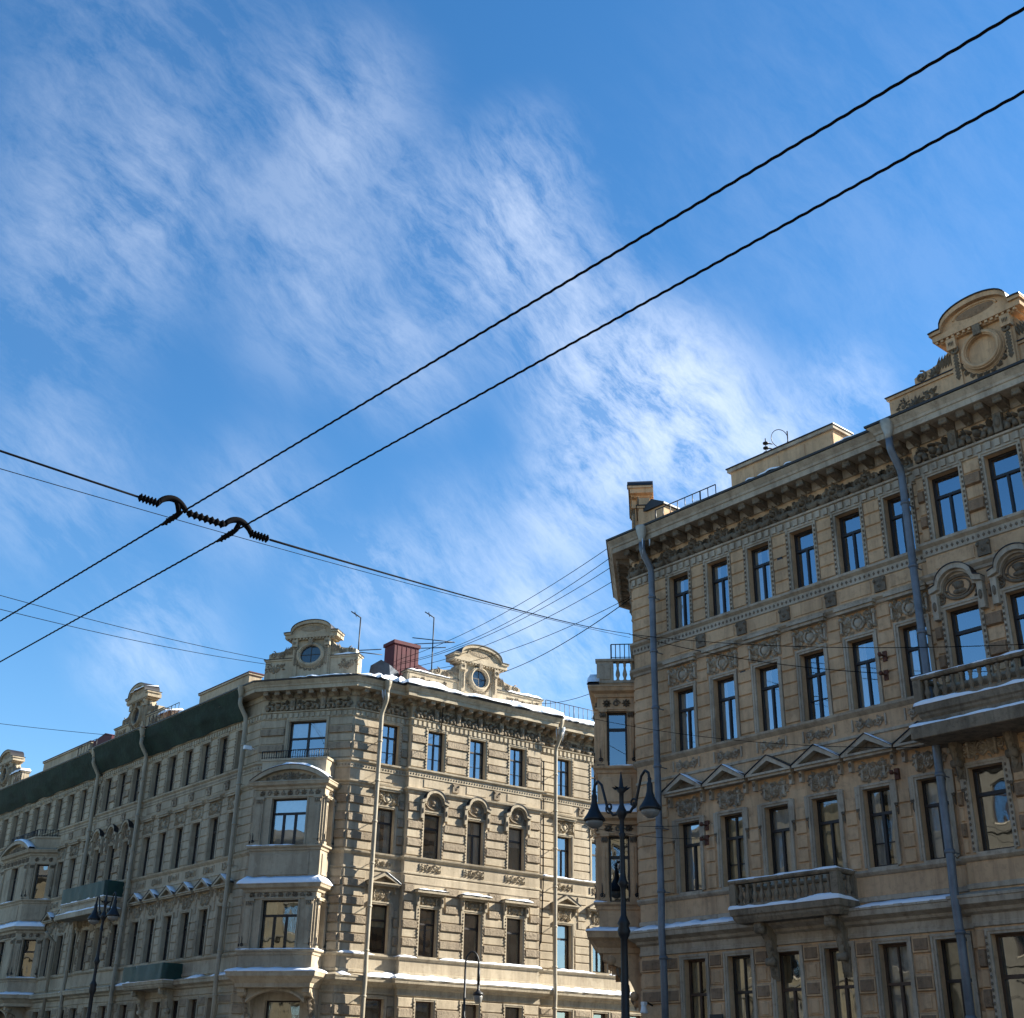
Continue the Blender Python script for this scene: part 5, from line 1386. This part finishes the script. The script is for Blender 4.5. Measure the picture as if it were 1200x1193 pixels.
# cloud sheets: soft patches of cirrus placed by direction in the sky
def gmask(px, py, rad, amp):
    d = ray(px, py)
    n = N(nt, 'ShaderNodeVectorMath', operation='DISTANCE'); L(tc.outputs['Generated'], n.inputs[0]); n.inputs[1].default_value = d
    m = N(nt, 'ShaderNodeMapRange', interpolation_type='SMOOTHERSTEP'); L(n.outputs['Value'], m.inputs['Value'])
    m.inputs['From Min'].default_value = 0; m.inputs['From Max'].default_value = rad / FPX; m.inputs['To Min'].default_value = amp; m.inputs['To Max'].default_value = 0
    return m.outputs[0]
blobs = [(730, 460, 180, 1.0), (640, 330, 170, .50), (810, 500, 170, .85), (560, 260, 160, .40), (400, 250, 170, .24), (410, 120, 150, .26), (180, 80, 280, .17), (100, 250, 220, .12), (360, 370, 150, .22), (620, 190, 110, .28),
         (680, 590, 120, .60), (880, 570, 140, .52), (560, 690, 200, .42), (420, 690, 110, .46), (60, 560, 170, .26), (180, 760, 130, .40), (985, 480, 110, .46), (80, 330, 190, .18), (660, 760, 150, .5), (1000, 240, 420, .08), (300, 590, 140, .20), (480, 420, 140, .30), (230, 250, 170, .14)]
acc = None
for bl in blobs:
    o = gmask(*bl); acc = o if acc is None else math_('ADD', acc, o)
wn = N(nt, 'ShaderNodeTexNoise', i_Scale=5., i_Detail=4., i_Roughness=.6); L(tc.outputs['Generated'], wn.inputs['Vector'])
ws = N(nt, 'ShaderNodeVectorMath', operation='SUBTRACT'); L(wn.outputs['Color'], ws.inputs[0]); ws.inputs[1].default_value = (.5, .5, .5)
wm_ = N(nt, 'ShaderNodeVectorMath', operation='SCALE'); L(ws.outputs[0], wm_.inputs[0]); wm_.inputs['Scale'].default_value = .06
wv = N(nt, 'ShaderNodeVectorMath', operation='ADD'); L(tc.outputs['Generated'], wv.inputs[0]); L(wm_.outputs[0], wv.inputs[1])
# streak axes: long axis from upper left to lower right of the sky
e1 = (ray(850, 620) - ray(350, 80)).normalized(); e3 = ray(600, 350); e2 = e3.cross(e1).normalized()
def fbm(scale, s1, s2, detail, rough):
    c = []
    for e, s in ((e1, s1), (e2, s2), (e3, s2)):
        d = N(nt, 'ShaderNodeVectorMath', operation='DOT_PRODUCT'); L(wv.outputs[0], d.inputs[0]); d.inputs[1].default_value = e * s; c.append(d.outputs['Value'])
    cb = N(nt, 'ShaderNodeCombineXYZ')
    for i in range(3): L(c[i], cb.inputs[i])
    n = N(nt, 'ShaderNodeTexNoise', i_Scale=scale, i_Detail=detail, i_Roughness=rough); L(cb.outputs[0], n.inputs['Vector']); return n.outputs['Fac']
n1 = fbm(9., .75, 1.3, 12., .62); n2 = fbm(34., .45, 1.6, 10., .72)
nn = math_('ADD', math_('MULTIPLY', n1, .60), math_('MULTIPLY', n2, .50))
den = math_('MULTIPLY', math_('MULTIPLY_ADD', nn, 4.6, -2.14, True), acc)
den = math_('ADD', den, math_('MULTIPLY', acc, .10))
den = math_('MULTIPLY', math_('SUBTRACT', 1., math_('POWER', 2.718, math_('MULTIPLY', den, -1.0))), .74)
mx = N(nt, 'ShaderNodeMix', data_type='RGBA'); L(den, mx.inputs[0])
hs = N(nt, 'ShaderNodeHueSaturation'); hs.inputs['Saturation'].default_value = 1.30; hs.inputs['Value'].default_value = 1.; L(sky.outputs[0], hs.inputs['Color'])
L(hs.outputs[0], mx.inputs[6]); mx.inputs[7].default_value = (5.9, 6.3, 6.9, 1)
L(mx.outputs[2], bg.inputs['Color']); bg.inputs['Strength'].default_value = .074

cd = bpy.data.cameras.new('camera'); cam = bpy.data.objects.new('camera', cd); COL.objects.link(cam)
cd.sensor_fit = 'HORIZONTAL'; cd.sensor_width = 36; cd.lens = FPX / 1200 * 36; cd.clip_start = .1; cd.clip_end = 3000
R3 = Matrix(((r2.x, u2.x, -fwd.x), (r2.y, u2.y, -fwd.y), (r2.z, u2.z, -fwd.z)))
cam.matrix_world = Matrix.Translation((0, 0, 1.6)) @ R3.to_4x4()
scene.camera = cam
scene.view_settings.view_transform = 'Standard'; scene.view_settings.look = 'None'; scene.view_settings.exposure = 1.58; scene.view_settings.gamma = 1.
scene.cycles.max_bounces = 6; scene.cycles.transparent_max_bounces = 12
